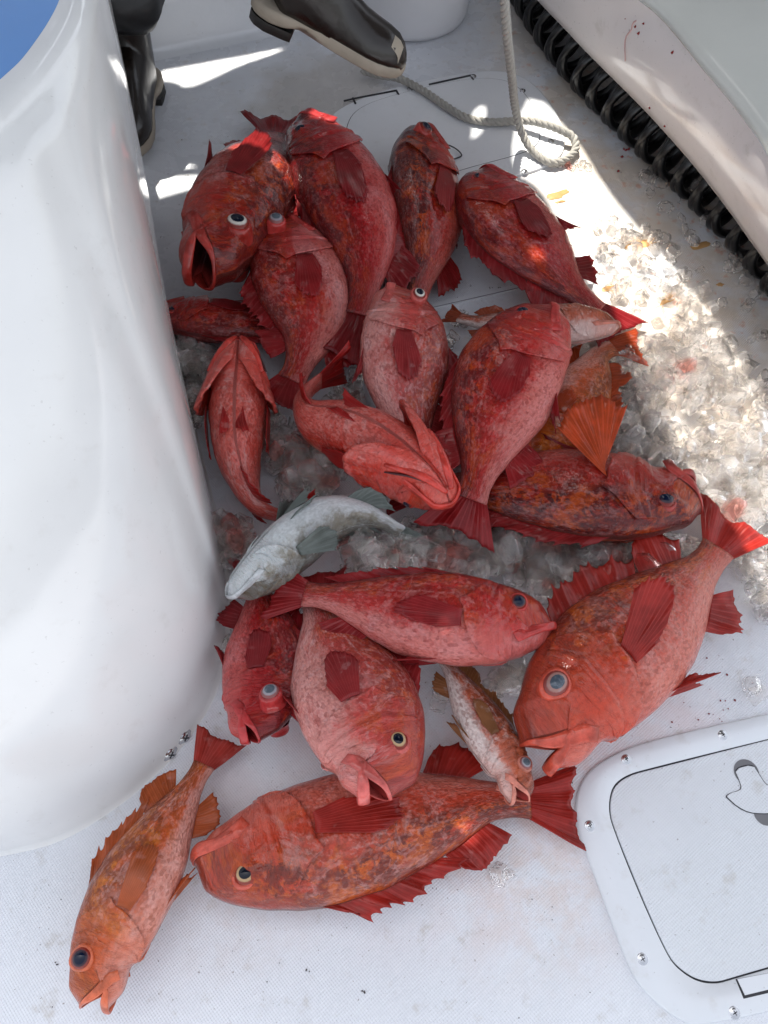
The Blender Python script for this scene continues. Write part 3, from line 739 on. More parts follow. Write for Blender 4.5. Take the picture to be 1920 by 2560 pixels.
def screw(px, py, z, parent, r=0.0062, normal=None, origin=None, name='screw'):
    p = at(px, py, z) if origin is None else origin
    q = (normal or Vector((0, 0, 1))).to_track_quat('Z', 'Y')
    V = []; F = []; n = 20
    prof = [(1.25, -0.1, 1), (1.22, 0.05, 0), (1.02, 0.10, 0), (0.98, 0.10, 0), (0.8, 0.32, 0), (0.4, 0.42, 0), (0.0, 0.45, 0)]
    for pr, pz, _ in prof:
        for j in range(n):
            a = 2 * math.pi * j / n; V.append(p + q @ Vector((pr * r * math.cos(a), pr * r * math.sin(a), pz * r)))
    F = grid_faces(len(prof), n, True)
    o = meshobj(name, V, F, M['steel'], parent)
    # cross slot
    Vs = []; Fs = []
    for ang in (0.5, 0.5 + math.pi / 2):
        for sx, sy, sz in [(-.55, -.1, .30), (.55, -.1, .30), (.55, .1, .30), (-.55, .1, .30), (-.5, -.09, .475), (.5, -.09, .475), (.5, .09, .475), (-.5, .09, .475)]:
            x = sx * math.cos(ang) - sy * math.sin(ang); y = sx * math.sin(ang) + sy * math.cos(ang)
            Vs.append(p + q @ Vector((x * r, y * r, sz * r)))
        b = len(Vs) - 8; Fs += [(b + 4, b + 5, b + 6, b + 7), (b, b + 1, b + 5, b + 4), (b + 1, b + 2, b + 6, b + 5), (b + 2, b + 3, b + 7, b + 6), (b + 3, b, b + 4, b + 7)]
    if parent is None: return o, (Vs, Fs)
    gap_parent = o
    meshobj('slot', Vs, Fs, M['gap'], gap_parent, False)
    return o
for px, py in [(1567, 1897), (1810, 1836), (1476, 2064), (1609, 2398), (1840, 2533)]:
    screw(px, py, 0.0105, hatch)
# latch: dark finger recess + T shaped lift handle
def disc(c, r, n=40): return [c + Vector((r * math.cos(2 * math.pi * i / n), r * math.sin(2 * math.pi * i / n), 0)) for i in range(n)]
pc = at(1862, 1932); plate('finger_recess', disc(pc, 0.0185), 0.0096, 0.0103, M['recess'], hatch)
pc2 = at(1908, 2036); plate('finger_recess', disc(pc2, 0.016), 0.0096, 0.0102, M['recess'], hatch)
lp = [(1832, 1925), (1877, 1913), (1893, 1938), (1908, 1962), (1922, 1968), (1960, 1962), (1975, 2000), (1965, 2030), (1935, 2033), (1900, 2035), (1868, 2032), (1840, 2018), (1818, 1998), (1812, 1992), (1822, 1984), (1845, 1978), (1850, 1970), (1843, 1950)]
lw = ccw([at(*p) for p in lp]); plate('gap', [Vector((p.x, p.y, 0)) for p in chaikin([sum(lw, Vector()) / len(lw) + (p - sum(lw, Vector()) / len(lw)) * 1.05 for p in lw], 2)], 0.0097, 0.0106, M['gap'], hatch)
plate('latch_handle', chaikin(lw, 1), 0.0100, 0.0118, M['hatchlid'], hatch, 0.0008)
hatch.scale = (1, 1, 0.6)
# hinge notch on the lid's near edge
hn = [at(*p) for p in [(1834, 2447), (1854, 2496), (2050, 2450), (2030, 2410)]]
plate('hinge_gap', ccw(hn), 0.0098, 0.0106, M['gap'], hatch)
hn2 = [at(*p) for p in [(1838, 2447), (1857, 2487), (2050, 2440), (2030, 2410)]]
plate('hinge_leaf', ccw(hn2), 0.0102, 0.0122, M['hatchframe'], hatch)

# far hatch with rope lying over it
fo = [(820, 300), (860, 268), (960, 228), (1130, 190), (1240, 178), (1310, 195), (1360, 240), (1400, 300), (1415, 360), (1400, 400), (1340, 432), (1250, 452), (1120, 480), (900, 560), (830, 480), (800, 380)]
fow = chaikin(ccw([at(*p) for p in fo]), 3); c1 = sum(fow, Vector()) / len(fow)
fh = empty('deck_hatch', (c1.x, c1.y, 0)); tag(fh, 'flush white hatch under the grey rope at the far end of the deck', 'hatch')
plate('hatch_frame', fow, -0.01, 0.006, M['smooth'], fh, 0.003)
fi = chaikin(ccw([at(*p) for p in [(890, 275), (1000, 238), (1150, 205), (1230, 200), (1290, 215), (1335, 270), (1352, 330), (1345, 372), (1290, 395), (1150, 430), (950, 500), (870, 420), (860, 330)]]), 3)
plate('gap', fi, 0.0055, 0.0066, M['gap'], fh)
cfi = sum(fi, Vector()) / len(fi)
plate('hatch_lid', [cfi + (p - cfi) * 0.994 for p in fi], 0.006, 0.0074, M['smooth'], fh, 0.0008)
def bar(name, a, b, w, z0, z1, mat, parent):
    t = (b - a).normalized(); nn = Vector((-t.y, t.x, 0)) * w * 0.5
    return plate(name, [a - nn, b - nn, b + nn, a + nn], z0, z1, mat, parent)
for a, b in [((860, 259), (886, 253)), ((886, 253), (990, 233)), ((882, 251), (889, 266)), ((990, 232), (997, 244)), ((1072, 218), (1176, 195)), ((1176, 195), (1183, 207))]:
    bar('hinge_line', at(*a), at(*b), 0.004, 0.006, 0.0083, M['gap'], fh)
for px, py in [(1025, 221), (1183, 190), (1306, 226), (1378, 352), (1311, 428)]:
    screw(px, py, 0.0075, fh)
# seam with its dark plugs, between the fish
ss = empty('deck_seam', at(1190, 740)); tag(ss, 'raised seam strip across the deck beside the orange fish heads', 'seam strip')
bar('strip', at(1060, 772), at(1420, 690), 0.012, 0.0, 0.004, M['smooth'], ss)
bar('groove', at(1060, 777), at(1420, 695), 0.0015, 0.0, 0.0048, M['painted_reflection0'], ss)

# far step
st = empty('deck_step', (-0.5, 2.1, 0)); tag(st, 'grey shaded deck step behind the boots at the far left', 'step')
a = at(150, 232); b = at(960, 62); dirv = (b - a).normalized(); back = Vector((-dirv.y, dirv.x, 0))
if back.y < 0: back = -back
A0 = a - dirv * 0.6 + back * 0.05; B0 = at(900, 76) + back * 0.05
V = []
prof = [(0.0, 0.0), (0.012, 0.004), (0.022, 0.02), (0.03, 0.11), (0.036, 0.13), (0.055, 0.14), (0.9, 0.14), (0.9, 0.0)]
for P0 in [A0 + (B0 - A0) * k / 12 for k in range(13)]:
    for (o_, z_) in prof: V.append(P0 + back * o_ + Vector((0, 0, z_)))
F = grid_faces(13, len(prof)); F.append(tuple(12 * len(prof) + i for i in range(len(prof)))); F.append(tuple(range(len(prof)))[::-1])
meshobj('step', V, F, M['smooth'], st)

# ------------------------------------------------------------------ console column at left
col = empty('console', (-0.55, 0.9, 0)); tag(col, 'tall smooth white moulded console filling the left side, sky reflection painted blue on its top', 'console')
base_px = [(-420, 2150), (-150, 2150), (0, 2130), (150, 2092), (290, 2008), (400, 1915), (480, 1820), (530, 1735), (558, 1640), (568, 1550)]
cb = [at(*p) for p in base_px]
for (px, py) in [(563, 1440), (540, 1290), (500, 1120), (462, 970), (428, 830), (400, 690), (362, 520), (338, 400), (306, 260), (270, 110), (245, 0), (205, -200)]:
    cb.append(at(px, py, 0.10) + Vector((-0.012, 0, -0.10)))
ct = [Vector(p) for p in [(-1.25, -0.05, 0), (-1.0, 0.10, 0), (-0.85, 0.20, 0), (-0.72, 0.32, 0), (-0.60, 0.44, 0), (-0.50, 0.54, 0), (-0.435, 0.62, 0), (-0.40, 0.665, 0), (-0.375, 0.70, 0), (-0.36, 0.735, 0),
                          (-0.345, 0.77, 0), (-0.335, 0.81, 0), (-0.328, 0.85, 0), (-0.325, 0.89, 0), (-0.328, 0.94, 0), (-0.335, 1.00, 0), (-0.36, 1.10, 0), (-0.39, 1.2, 0), (-0.44, 1.35, 0), (-0.50, 1.5, 0), (-0.58, 1.7, 0), (-0.7, 2.1, 0)]]
cbs, _ = catmull([tuple(p) for p in cb], 90); cts, _ = catmull([tuple(p) for p in ct], 90)
# match the two curves by index of control points for a fair sheet
def by_ctrl(ctrl, n=90):
    P = [tuple(p) for p in ctrl]; out = []
    Q = np.array([2 * np.array(P[0]) - np.array(P[1])] + P + [2 * np.array(P[-1]) - np.array(P[-2])])
    for k in range(n):
        t = k / (n - 1) * (len(P) - 1); i = min(int(t), len(P) - 2); f = t - i; a_, b_2, c_, d_ = Q[i:i + 4]
        out.append(0.5 * ((2 * b_2) + (-a_ + c_) * f + (2 * a_ - 5 * b_2 + 4 * c_ - d_) * f * f + (-a_ + 3 * b_2 - 3 * c_ + d_) * f ** 3))
    return np.array(out)
cbs, cts = by_ctrl(cb), by_ctrl(ct)
ZT = 0.72; V = []; rows = 0
levels = [(0.0, 0.0, 0.006), (0.006, 0.0, 0.001), (0.014, 0.0, 0.0)] + [(z, z / ZT, 0.0) for z in np.linspace(0.03, 0.69, 34)]
for z, f, _o in levels:
    ff = f ** 1.15
    bow = 0.012 * math.sin(math.pi * f)
    P = cbs * (1 - ff) + cts * ff
    t = np.gradient(P, axis=0); t /= np.linalg.norm(t, axis=1)[:, None]; nn = np.stack([t[:, 1], -t[:, 0], 0 * t[:, 0]], 1)
    P = P + nn * (_o + bow)
    for p in P: V.append((p[0], p[1], z))
t = np.gradient(cts, axis=0); t /= np.linalg.norm(t, axis=1)[:, None]; nn = np.stack([t[:, 1], -t[:, 0], 0 * t[:, 0]], 1)
for k in range(1, 7):
    a_ = k / 6 * math.pi / 2; P = cts - nn * (0.03 * (1 - math.cos(a_)))
    for p in P: V.append((p[0], p[1], 0.69 + 0.03 * math.sin(a_)))
nlev = len(levels) + 6; n_ = 90
F = [f[::-1] for f in grid_faces(nlev, n_)]
wall = meshobj('wall', V, F, M['column'], col)
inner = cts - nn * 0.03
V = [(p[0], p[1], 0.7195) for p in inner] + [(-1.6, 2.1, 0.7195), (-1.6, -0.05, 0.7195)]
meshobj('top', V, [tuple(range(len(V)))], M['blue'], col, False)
# two steel screws low on the console wall
for (px, py), zz in (((461, 1842), 0.075), ((425, 1884), 0.075)):
    best = None
    # intersect sight line with the sheet by brute force
    o_ = Vector((0, 0, CAM_H)); dr = (at(px, py) - o_).normalized(); bd = 9
    Wl = wall.data.vertices
    for v in Wl:
        w = v.co + col.location; dd = (w - o_).cross(dr).length
        if dd < bd and w.z < 0.5: bd = dd; best = (w, v.normal.copy())
    w, nrm = best; tt_ = (w - o_).dot(nrm) / dr.dot(nrm); hit = o_ + dr * tt_
    if nrm.dot(dr) > 0: nrm = -nrm
    screw(0, 0, 0, col, 0.0105, nrm, hit)
# reflection and shadow lines painted as grey slivers on the console's far face
dec = []
def painted_reflection(pts):
    o_ = Vector((0, 0, CAM_H)); res = []; Wl = [(v.co + col.location, v.normal.copy()) for v in wall.data.vertices]
    for (px, py) in pts:
        dr = (at(px, py) - o_).normalized(); bd = 9; best = None
        for w, nn_ in Wl:
            d_ = (w - o_).cross(dr).length
            if d_ < bd and (w - o_).dot(dr) > 0 and nn_.dot(dr) < 0: bd = d_; best = (w, nn_)
        w, nn_ = best; t_ = (w - o_).dot(nn_) / dr.dot(nn_); res.append(o_ + dr * (t_ - 0.0015))
    return res
M['painted_reflection'] = simple('reflection_grey', (0.30, 0.31, 0.36), 0.25)
for poly in ([(316, 330), (322, 420), (318, 480), (312, 545), (306, 545), (312, 470), (316, 410)],
             [(306, 545), (329, 545), (326, 590), (298, 590)],
             [(326, 545), (330, 590), (334, 612), (316, 640), (320, 590)],
             [(334, 595), (350, 575), (358, 545), (360, 560), (352, 600), (334, 625), (316, 640), (330, 612)],
             [(383, 670), (384, 700), (380, 795), (376, 770), (373, 730)]):
    q = painted_reflection(poly); meshobj('painted_reflection', q, [tuple(range(len(q)))], M['painted_reflection'], col, False)

# ------------------------------------------------------------------ right side locker with overhanging face
lk = empty('side_locker', (0.7, 1.4, 0)); tag(lk, 'pale side locker with blood spotted overhanging face along the right edge', 'locker')
low = [(1280, -70), (1338, 0), (1404, 70), (1469, 139), (1535, 205), (1592, 262), (1650, 324), (1732, 418), (1814, 524), (1867, 598), (1920, 672), (1990, 775), (2080, 910)]
crs = [(1510, -70), (1588, 0), (1635, 38), (1670, 74), (1712, 125), (1752, 176), (1795, 226), (1834, 275), (1896, 360), (1930, 425), (1990, 540), (2060, 680), (2150, 860)]
ZL, ZC = 0.13, 0.32
lo_, _ = catmull([tuple(at(*p, ZL)) for p in low], 60); cr_, _ = catmull([tuple(at(*p, ZC)) for p in crs], 60)
tl = np.gradient(lo_, axis=0); tl /= np.linalg.norm(tl, axis=1)[:, None]; outw = np.stack([-tl[:, 1], tl[:, 0], 0 * tl[:, 0]], 1)
if outw[30][0] < 0: outw = -outw
rows_ = []
rows_.append(lo_ * [1, 1, 0] + outw * 0.16); rows_.append(lo_ * [1, 1, 0] + outw * 0.16 + [0, 0, 0.11]); rows_.append(lo_ + outw * 0.03 + [0, 0, 0.001])
rows_.append(lo_ + outw * 0.006)
for k in range(0, 9):
    f = k / 8; rows_.append(lo_ * (1 - f) + cr_ * f + outw * (-0.012) * math.sin(math.pi * f) + [0, 0, 0.004])
face_rows = len(rows_)
V = np.array(rows_).reshape(-1, 3)
lface = meshobj('locker_face', V, grid_faces(len(rows_), 60), M['locker'], lk)
rows_ = [cr_ + outw * 0.002 + [0, 0, 0.004], cr_ - outw * 0.004 + [0, 0, 0.010], cr_ + outw * 0.004 + [0, 0, 0.018], cr_ + outw * 0.02 + [0, 0, 0.026]]
for k in range(1, 12):
    f = k / 11; rows_.append(cr_ + outw * (0.02 + 0.42 * f) + [0, 0, 0.026 + 0.05 * math.sin(f * math.pi / 2 * 0.9)])
meshobj('bolster', np.array(rows_).reshape(-1, 3), grid_faces(len(rows_), 60), M['bolster'], lk)
# blood drips on the face
M['blood'] = simple('blood', (0.22, 0.012, 0.012), 0.2, var=0.4, bscale=300)
def on_face(px, py):
    o_ = Vector((0, 0, CAM_H)); dr = (at(px, py) - o_).normalized(); bd = 9
    for v in lface.data.vertices:
        w = v.co + lk.location; d_ = (w - o_).cross(dr).length
        if d_ < bd and w.z > 0.12: bd = d_; best = (w, v.normal.copy())
    w, nn_ = best; t_ = (w - o_).dot(nn_) / dr.dot(nn_); return o_ + dr * (t_ - 0.0012)
def blob(pts, r):
    V = []; F = []
    for (c, rr) in zip(pts, r):
        b = len(V)
        for (x, y, z) in [(1, 0, 0), (-1, 0, 0), (0, 1, 0), (0, -1, 0), (0, 0, 1), (0, 0, -1)]: V.append(c + Vector((x, y, z)) * rr * random.uniform(0.6, 1.3))
        F += [tuple(b + k for k in f) for f in [(0, 2, 4), (2, 1, 4), (1, 3, 4), (3, 0, 4), (2, 0, 5), (1, 2, 5), (3, 1, 5), (0, 3, 5)]]
    return V, F
for (px, py, rr) in [(1588, 67, .004), (1609, 59, .0042), (1597, 83, .0038), (1681, 132, .0042), (1624, 269, .004), (1563, 47, .002), (1662, 315, .004), (1915, 614, .004)]:
    Vb, Fb = blob([on_face(px, py)], [rr]); meshobj('blood_spot', Vb, Fb, M['blood'], lk)
M['blood2'] = simple('blood_thin', (0.58, 0.36, 0.34), 0.25, var=0.3, bscale=200)
dp, _ = catmull([tuple(on_face(*p)) for p in [(1590, 52), (1582, 58), (1578, 75), (1566, 90), (1562, 110), (1563, 150), (1561, 190)]], 30)
Vt, Ft = tube(dp, np.linspace(0.0016, 0.0008, 30), 6); meshobj('blood_drip', Vt, Ft, M['blood2'], lk)

# ------------------------------------------------------------------ black coiled hose
ax, Lh = catmull([tuple(at(px, py, 0.062)) for px, py in [(1250, -170), (1310, -60), (1385, 55), (1468, 158), (1560, 252), (1655, 342), (1750, 432), (1837, 520), (1915, 602), (2005, 712), (2075, 822)]], 1400)
T = np.gradient(ax, axis=0); T /= np.linalg.norm(T, axis=1)[:, None]
sd_ = np.cross(T, [0, 0, 1.0]); sd_ /= np.linalg.norm(sd_, axis=1)[:, None]
hose = empty('coiled_hose', tuple(Vector(ax[700]) * 1.0)); hose.location.z = 0; tag(hose, 'glossy black spiral coiled hose tucked under the side locker', 'hose')
for hand, r0, rt, ph0 in ((1, 0.053, 0.0100, 0.0), (-1, 0.051, 0.0095, 0.6)):
    s_ = np.linspace(0, Lh, 1400); pitch = 0.066
    an = hand * s_ / pitch * 2 * math.pi + ph0
    hx = ax + sd_ * (np.cos(an) * r0)[:, None] + np.array([0, 0, 1.0]) * (np.sin(an) * r0)[:, None]
    Vt, Ft = tube(hx, rt, 9); meshobj('coil', Vt, Ft, M['black'], hose)

# ------------------------------------------------------------------ bucket
bc = Vector((0.075, 2.165, 0)); bk = empty('bucket', bc); tag(bk, 'white plastic bucket standing on the deck behind the raised boot', 'bucket')
prof = [(0.0, 0.002), (0.13, 0.002), (0.143, 0.006), (0.148, 0.018), (0.152, 0.05), (0.163, 0.30), (0.172, 0.302), (0.172, 0.33), (0.163, 0.335), (0.163, 0.37), (0.170, 0.375), (0.160, 0.375), (0.145, 0.06), (0.0, 0.05)]
V = [(bc.x + r_ * math.cos(2 * math.pi * j / 64), bc.y + r_ * math.sin(2 * math.pi * j / 64), z_) for r_, z_ in prof for j in range(64)]
meshobj('bucket_wall', V, grid_faces(len(prof), 64, True), M['bucket'], bk)
V = []
for z_ in (0.155, 0.205):
    for j in range(14):
        a_ = R(-105 + j * 3.0); r_ = 0.1585 + (z_ - 0.15) * 0.044; V.append((bc.x + r_ * math.cos(a_), bc.y + r_ * math.sin(a_), z_))
meshobj('printed_label', V, grid_faces(2, 14), M['bucketlabel'], bk)

# ------------------------------------------------------------------ boots
def boot(parent, heel, toe, up, size=None, shaft=0.32, splay=1.0, toe_patch=False, leg_to=None):
    """rubber deck boot from heel point to toe point (world), up = shaft direction"""
    heel = Vector(heel); toe = Vector(toe); fx = (toe - heel); Ln = fx.length; fx.normalize()
    up = Vector(up).normalized(); side = up.cross(fx).normalized(); upn = fx.cross(side).normalized()
    k = Ln / 0.30
    def W(x, y, z): return heel + fx * (x * k) + side * (y * k) + upn * (z * k)
    # outline (x along foot, half widths left/right)
    xs = [0.0, .012, .035, .07, .11, .15, .19, .225, .255, .28, .294, .30]
    wl = [.010, .028, .037, .038, .034, .037, .046, .051, .048, .036, .020, .004]
    wr = [.010, .028, .037, .036, .030, .031, .038, .044, .044, .035, .022, .006]
    xf = np.linspace(0, 0.30, 34); 
    def wof(x, w): return float(np.interp(x, xs, w))
    out = [(x, wof(x, wl)) for x in xf] + [(x, -wof(x, wr)) for x in xf[::-1]]
    V = []; rings = [(0.94, 0.004), (1.0, 0.007), (1.02, 0.016), (1.02, 0.023), (0.99, 0.026), (0.9, 0.028)]
    cx = 0.15
    for sc_, z_ in rings:
        for (x, y) in out:
            arch = 0.012 * math.exp(-((x - 0.105) / 0.03) ** 2) if z_ < 0.01 else 0
            V.append(W(cx + (x - cx) * (1 + (sc_ - 1) * 0.4), y * sc_, z_ + arch))
    n = len(out); F = grid_faces(len(rings), n, True); F.append(tuple(range(n))[::-1]); F.append(tuple((len(rings) - 1) * n + i for i in range(n)))
    b = meshobj('boot', *boot_upper(W, wof, wl, wr, shaft), M['bootup'], parent)
    sole = meshobj('sole', V, F, M['bootsole'], b)
    hb = [(x, wof(x, wl) * 1.0) for x in np.linspace(0.002, 0.085, 14)] + [(x, -wof(x, wr)) for x in np.linspace(0.002, 0.085, 14)[::-1]]
    V = [W(x, y, z_) for z_ in (-0.014, 0.003) for (x, y) in hb]; n = len(hb)
    F = grid_faces(2, n, True); F.append(tuple(range(n))[::-1])
    meshobj('heel', V, F, M['bootheel'], b)
    if toe_patch:
        V = []; 
        for i in range(6):
            for j in range(7):
                x = 0.262 + 0.022 * (i / 5) ; y = -0.030 + 0.020 * j / 6
                h_ = 0.0; V.append((x, y))
        Vw = [W(x, y, boot_top(x, y, wl, wr) + 0.0012) for x, y in V]
        meshobj('toe_patch', Vw, grid_faces(6, 7), M['bootsole'], b)
    return b
def boot_top(x, y, wl, wr):
    xs = [0.0, .012, .035, .07, .11, .15, .19, .225, .255, .28, .294, .30]
    H = float(np.interp(x, [0, .14, .17, .20, .23, .255, .275, .29, .30], [.13, .12, .098, .084, .076, .072, .066, .052, .030]))
    w = float(np.interp(x, xs, wl)) if y >= 0 else float(np.interp(x, xs, wr))
    q = min(1, abs(y) / max(w, 1e-4)); return 0.025 + (H - 0.025) * (1 - q ** 2.4) ** 0.55
def boot_upper(W, wof, wl, wr, shaft):
    V = []; n = 30; rings = []
    # foot rings: vertical sections from toe back, then tilt round the ankle, then up the shaft
    for x in [.299, .294, .285, .27, .25, .225, .20, .175, .155]:
        H = float(np.interp(x, [.155, .17, .20, .23, .255, .275, .29, .30], [.108, .098, .084, .076, .072, .066, .052, .030]))
        row = []
        for j in range(n):
            a = 2 * math.pi * j / n; y = math.cos(a); z = math.sin(a)
            w = wof(x, wl) if y > 0 else wof(x, wr)
            e = 0.75 if z < 0 else 0.85
            yy = np.sign(y) * abs(y) ** 0.8 * w * 0.98; zz = 0.022 + (H - 0.022) * max(0, z) ** 0.85 if z > 0 else 0.022
            row.append((x, yy, zz))
        rings.append(row)
    piv = (0.115, 0.115)
    for q, (xc, zc, rx, tl) in enumerate([(0.085, 0.070, 0.078, 62), (0.070, 0.090, 0.068, 42), (0.062, 0.115, 0.060, 24), (0.058, 0.150, 0.056, 8), (0.058, 0.19, 0.058, 2), (0.058, 0.23, 0.062, 0), (0.058, 0.115 + shaft * 0.6, 0.066, 0), (0.058, 0.115 + shaft, 0.072, 0)]):
        row = []; t_ = R(tl)
        for j in range(n):
            a = 2 * math.pi * j / n; y = math.cos(a); s = math.sin(a)
            wy = [0.040, 0.038, 0.039, 0.043, 0.048, 0.054, 0.060, 0.066][q]
            # s=+1 is instep side (front/top), -1 is heel side
            lx = s * rx; x = xc + lx * math.cos(t_); z = zc + lx * math.sin(t_)
            if s < 0: x = max(x, 0.004); z = max(z, 0.024)
            row.append((x, y * wy, max(z, 0.022)))
        rings.append(row)
    V = [W(*p) for row in rings for p in row]
    F = grid_faces(len(rings), n, True); F.append(tuple(range(n))[::-1])
    return V, F
# raised boot, top centre
p1 = empty('person', (-0.35, 1.9, 0)); tag(p1, 'person seen only as a raised dark rubber boot with pale worn sole above the fish', 'person')
heel = at(628, 14, 0.49); toe = at(1002, 192, 0.40)
boot(p1, heel, toe, (-0.22, 0.12, 0.97), shaft=0.30, toe_patch=True)
# standing boot behind the console
p2 = empty('person', (-0.62, 1.75, 0)); tag(p2, 'person standing behind the console, one black boot and baggy black trouser cuff showing', 'person')
h2 = at(392, 205, 0.0) + Vector((-0.01, 0, 0.014)); t2 = at(318, 425, 0) + Vector((0, 0, 0.014))
boot(p2, h2, t2, (0.0, 0.03, 1.0), shaft=0.24)
ank = h2 + (t2 - h2) * 0.22
V = []; pr = [(0.050, 0.20), (0.078, 0.205), (0.098, 0.23), (0.102, 0.27), (0.092, 0.33), (0.088, 0.42), (0.10, 0.55), (0.11, 0.9)]
for r_, z_ in pr:
    for j in range(36):
        a_ = 2 * math.pi * j / 36; w_ = 1 + 0.05 * math.sin(3 * a_ + z_ * 22) + 0.03 * math.sin(7 * a_ - z_ * 30)
        V.append((ank.x + 0.008 - 0.40 * max(0, z_ - 0.24) + r_ * w_ * math.cos(a_), ank.y + r_ * w_ * math.sin(a_), z_ + 0.008 * math.sin(2 * a_)))
meshobj('trouser_leg', V, grid_faces(len(pr), 36, True), M['trouser'], p2)

# ------------------------------------------------------------------ rope
rp = [(1230, -330, .62), (1248, -160, .52), (1258, -40, .45), (1268, 90, .34), (1279, 190, .22), (1288, 270, .11), (1302, 325, .05), (1328, 372, .022), (1372, 405, .014), (1412, 400, .012), (1438, 375, .014), (1434, 345, .022), (1408, 328, .030), (1368, 312, .034), (1320, 302, .030), (1280, 303, .020), (1220, 305, .018), (1160, 292, .018), (1110, 262, .018), (1060, 228, .017), (1000, 197, .017), (950, 188, .017), (905, 176, .017)]
rc, Lr = catmull([tuple(at(*p)) for p in rp], 1500)
T = np.gradient(rc, axis=0); T /= np.linalg.norm(T, axis=1)[:, None]
Nn = np.zeros_like(T); v = np.array([1.0, 0, 0])
for i in range(len(T)):
    v = v - T[i] * np.dot(v, T[i]); v /= np.linalg.norm(v); Nn[i] = v
Bn = np.cross(T, Nn); s_ = np.linspace(0, Lr, 1500)
parts = []
for k in range(3):
    an = s_ / 0.044 * 2 * math.pi + k * 2 * math.pi / 3
    parts.append(tube(rc + (Nn * np.cos(an)[:, None] + Bn * np.sin(an)[:, None]) * 0.0046, 0.0048, 10))
Vr, Fr = merge(parts)
ro = meshobj('rope', Vr, Fr, M['rope'], None, loc=at(1240, 300)); tag(ro, 'grey three strand rope hanging down and looping over the far hatch', 'rope')

# hook wire beside a fish head
hw, _ = catmull([tuple(at(*p)) for p in [(1095, 372, .01), (1115, 362, .02), (1140, 372, .02), (1154, 388, .012), (1140, 396, .01), (1129, 400, .01), (1132, 412, .01), (1138, 420, .01), (1134, 432, .006)]], 60)
Vt, Ft = tube(hw, 0.0016, 6); tag(meshobj('fish_hook', Vt, Ft, M['hook'], None, loc=at(1130, 400)), 'thin bent wire hook beside the dark orange fish head', 'hook')

# ------------------------------------------------------------------ canopy added overhead, unseen; openings cut to place sun patches and glints
H = 1.9
def lit(pts, z=0.0):
    out = []
    for p in pts:
        w = at(*p, z); k = (H - z) / SUN.z; out.append(w + SUN * k)
    return out
holes = [
    lit([(383, 178), (500, 157), (620, 135), (745, 111), (690, 135), (600, 165), (530, 200), (468, 225), (440, 208), (395, 204)]),
    lit([(1010, 124), (1060, 128), (1150, 118), (1228, 108), (1245, 132), (1190, 142), (1140, 150), (1040, 146)]),
    lit([(1178, 290), (1205, 266), (1217, 282), (1214, 325), (1200, 352), (1172, 366), (1182, 330)]),
    lit([(345, 425), (370, 398), (400, 402), (435, 388), (460, 405), (520, 420), (420, 428)]),
    lit([(340, 445), (420, 438), (520, 434), (500, 470), (420, 492), (350, 515), (340, 515)]),
    lit([(570, 385), (640, 358), (720, 372), (742, 405), (735, 450), (700, 435), (650, 416), (590, 424)], 0.17),
    lit([(772, 262), (820, 258), (872, 296), (850, 330), (800, 306), (776, 296)], 0.16),
    lit([(1331, 232), (1440, 345), (1505, 460), (1590, 565), (1660, 642), (1740, 740), (1830, 862), (1890, 985), (1950, 1150), (2050, 1700), (1985, 1640), (1900, 1530), (1840, 1440), (1800, 1340), (1720, 1270), (1690, 1160), (1680, 1080), (1640, 1030), (1620, 960), (1580, 900), (1540, 830), (1490, 740), (1440, 640), (1400, 560), (1370, 500), (1335, 460), (1290, 440), (1278, 390), (1290, 310)]),
    lit([(1690, 2600), (1760, 2520), (1840, 2480), (1960, 2430), (2100, 2420), (2100, 2650), (1700, 2650)]),
]
cu = bpy.data.curves.new('light_blocker', 'CURVE'); cu.dimensions = '2D'; cu.fill_mode = 'BOTH'; cu.extrude = 0.012
def spl(pts):
    s2 = cu.splines.new('POLY'); s2.points.add(len(pts) - 1)
    for i, p in enumerate(pts): s2.points[i].co = (p[0], p[1], 0, 1)
    s2.use_cyclic_u = True
spl([(-1.9, 0.62), (1.9, 0.62), (1.9, 4.0), (-1.9, 4.0)])
EXT = True
for (x_, y_, z_, r_) in [(1205, 1995, .12, .010), (1085, 2085, .12, .009), (885, 700, .15, .009), (1110, 1550, .19, .010), (1330, 1600, .18, .008), (1420, 1640, .18, .010), (1560, 1540, .16, .009), (1180, 930, .18, .009), (1340, 660, .12, .010), (1070, 680, .13, .008), (780, 800, .15, .009), (300, 2330, .12, .009), (1600, 1180, .13, .008), (1010, 960, .17, .007), (700, 1640, .15, .007), (760, 1120, .16, .008), (895, 592, .17, .014), (905, 640, .17, .006), (1056, 602, .14, .008), (1343, 618, .12, .019), (1365, 640, .12, .008), (1160, 2018, .12, .016), (1100, 2065, .12, .008), (1010, 1300, .2, .008), (1225, 1520, .19, .008), (1480, 1600, .17, .008), (1190, 1060, .17, .008), (1240, 450, .13, .010), (560, 1400, .16, .008), (1560, 1440, .02, .010), (800, 740, .15, .008), (950, 1830, .2, .007)]:
    c_ = lit([(x_, y_)], z_)[0]; holes.insert(0, [c_ + Vector((r_ * math.cos(k * math.pi / 4), r_ * math.sin(k * math.pi / 4), 0)) for k in range(8)])
for h in holes[:-1]: spl(chaikin([Vector((p.x, p.y, 0)) for p in h], 1))
cuo = bpy.data.objects.new('light_blocker_tmp', cu); scene.collection.objects.link(cuo); cuo.location = (0, 0, H)
bpy.context.view_layer.update()
dg = bpy.context.evaluated_depsgraph_get(); me = bpy.data.meshes.new_from_object(cuo.evaluated_get(dg)); bpy.data.objects.remove(cuo)
tr_ = empty('sky_blocker', (0, 2.85, 0)); tag(tr_, kind='structure')  # unseen wall added at the back to cut skylight and darken the far deck
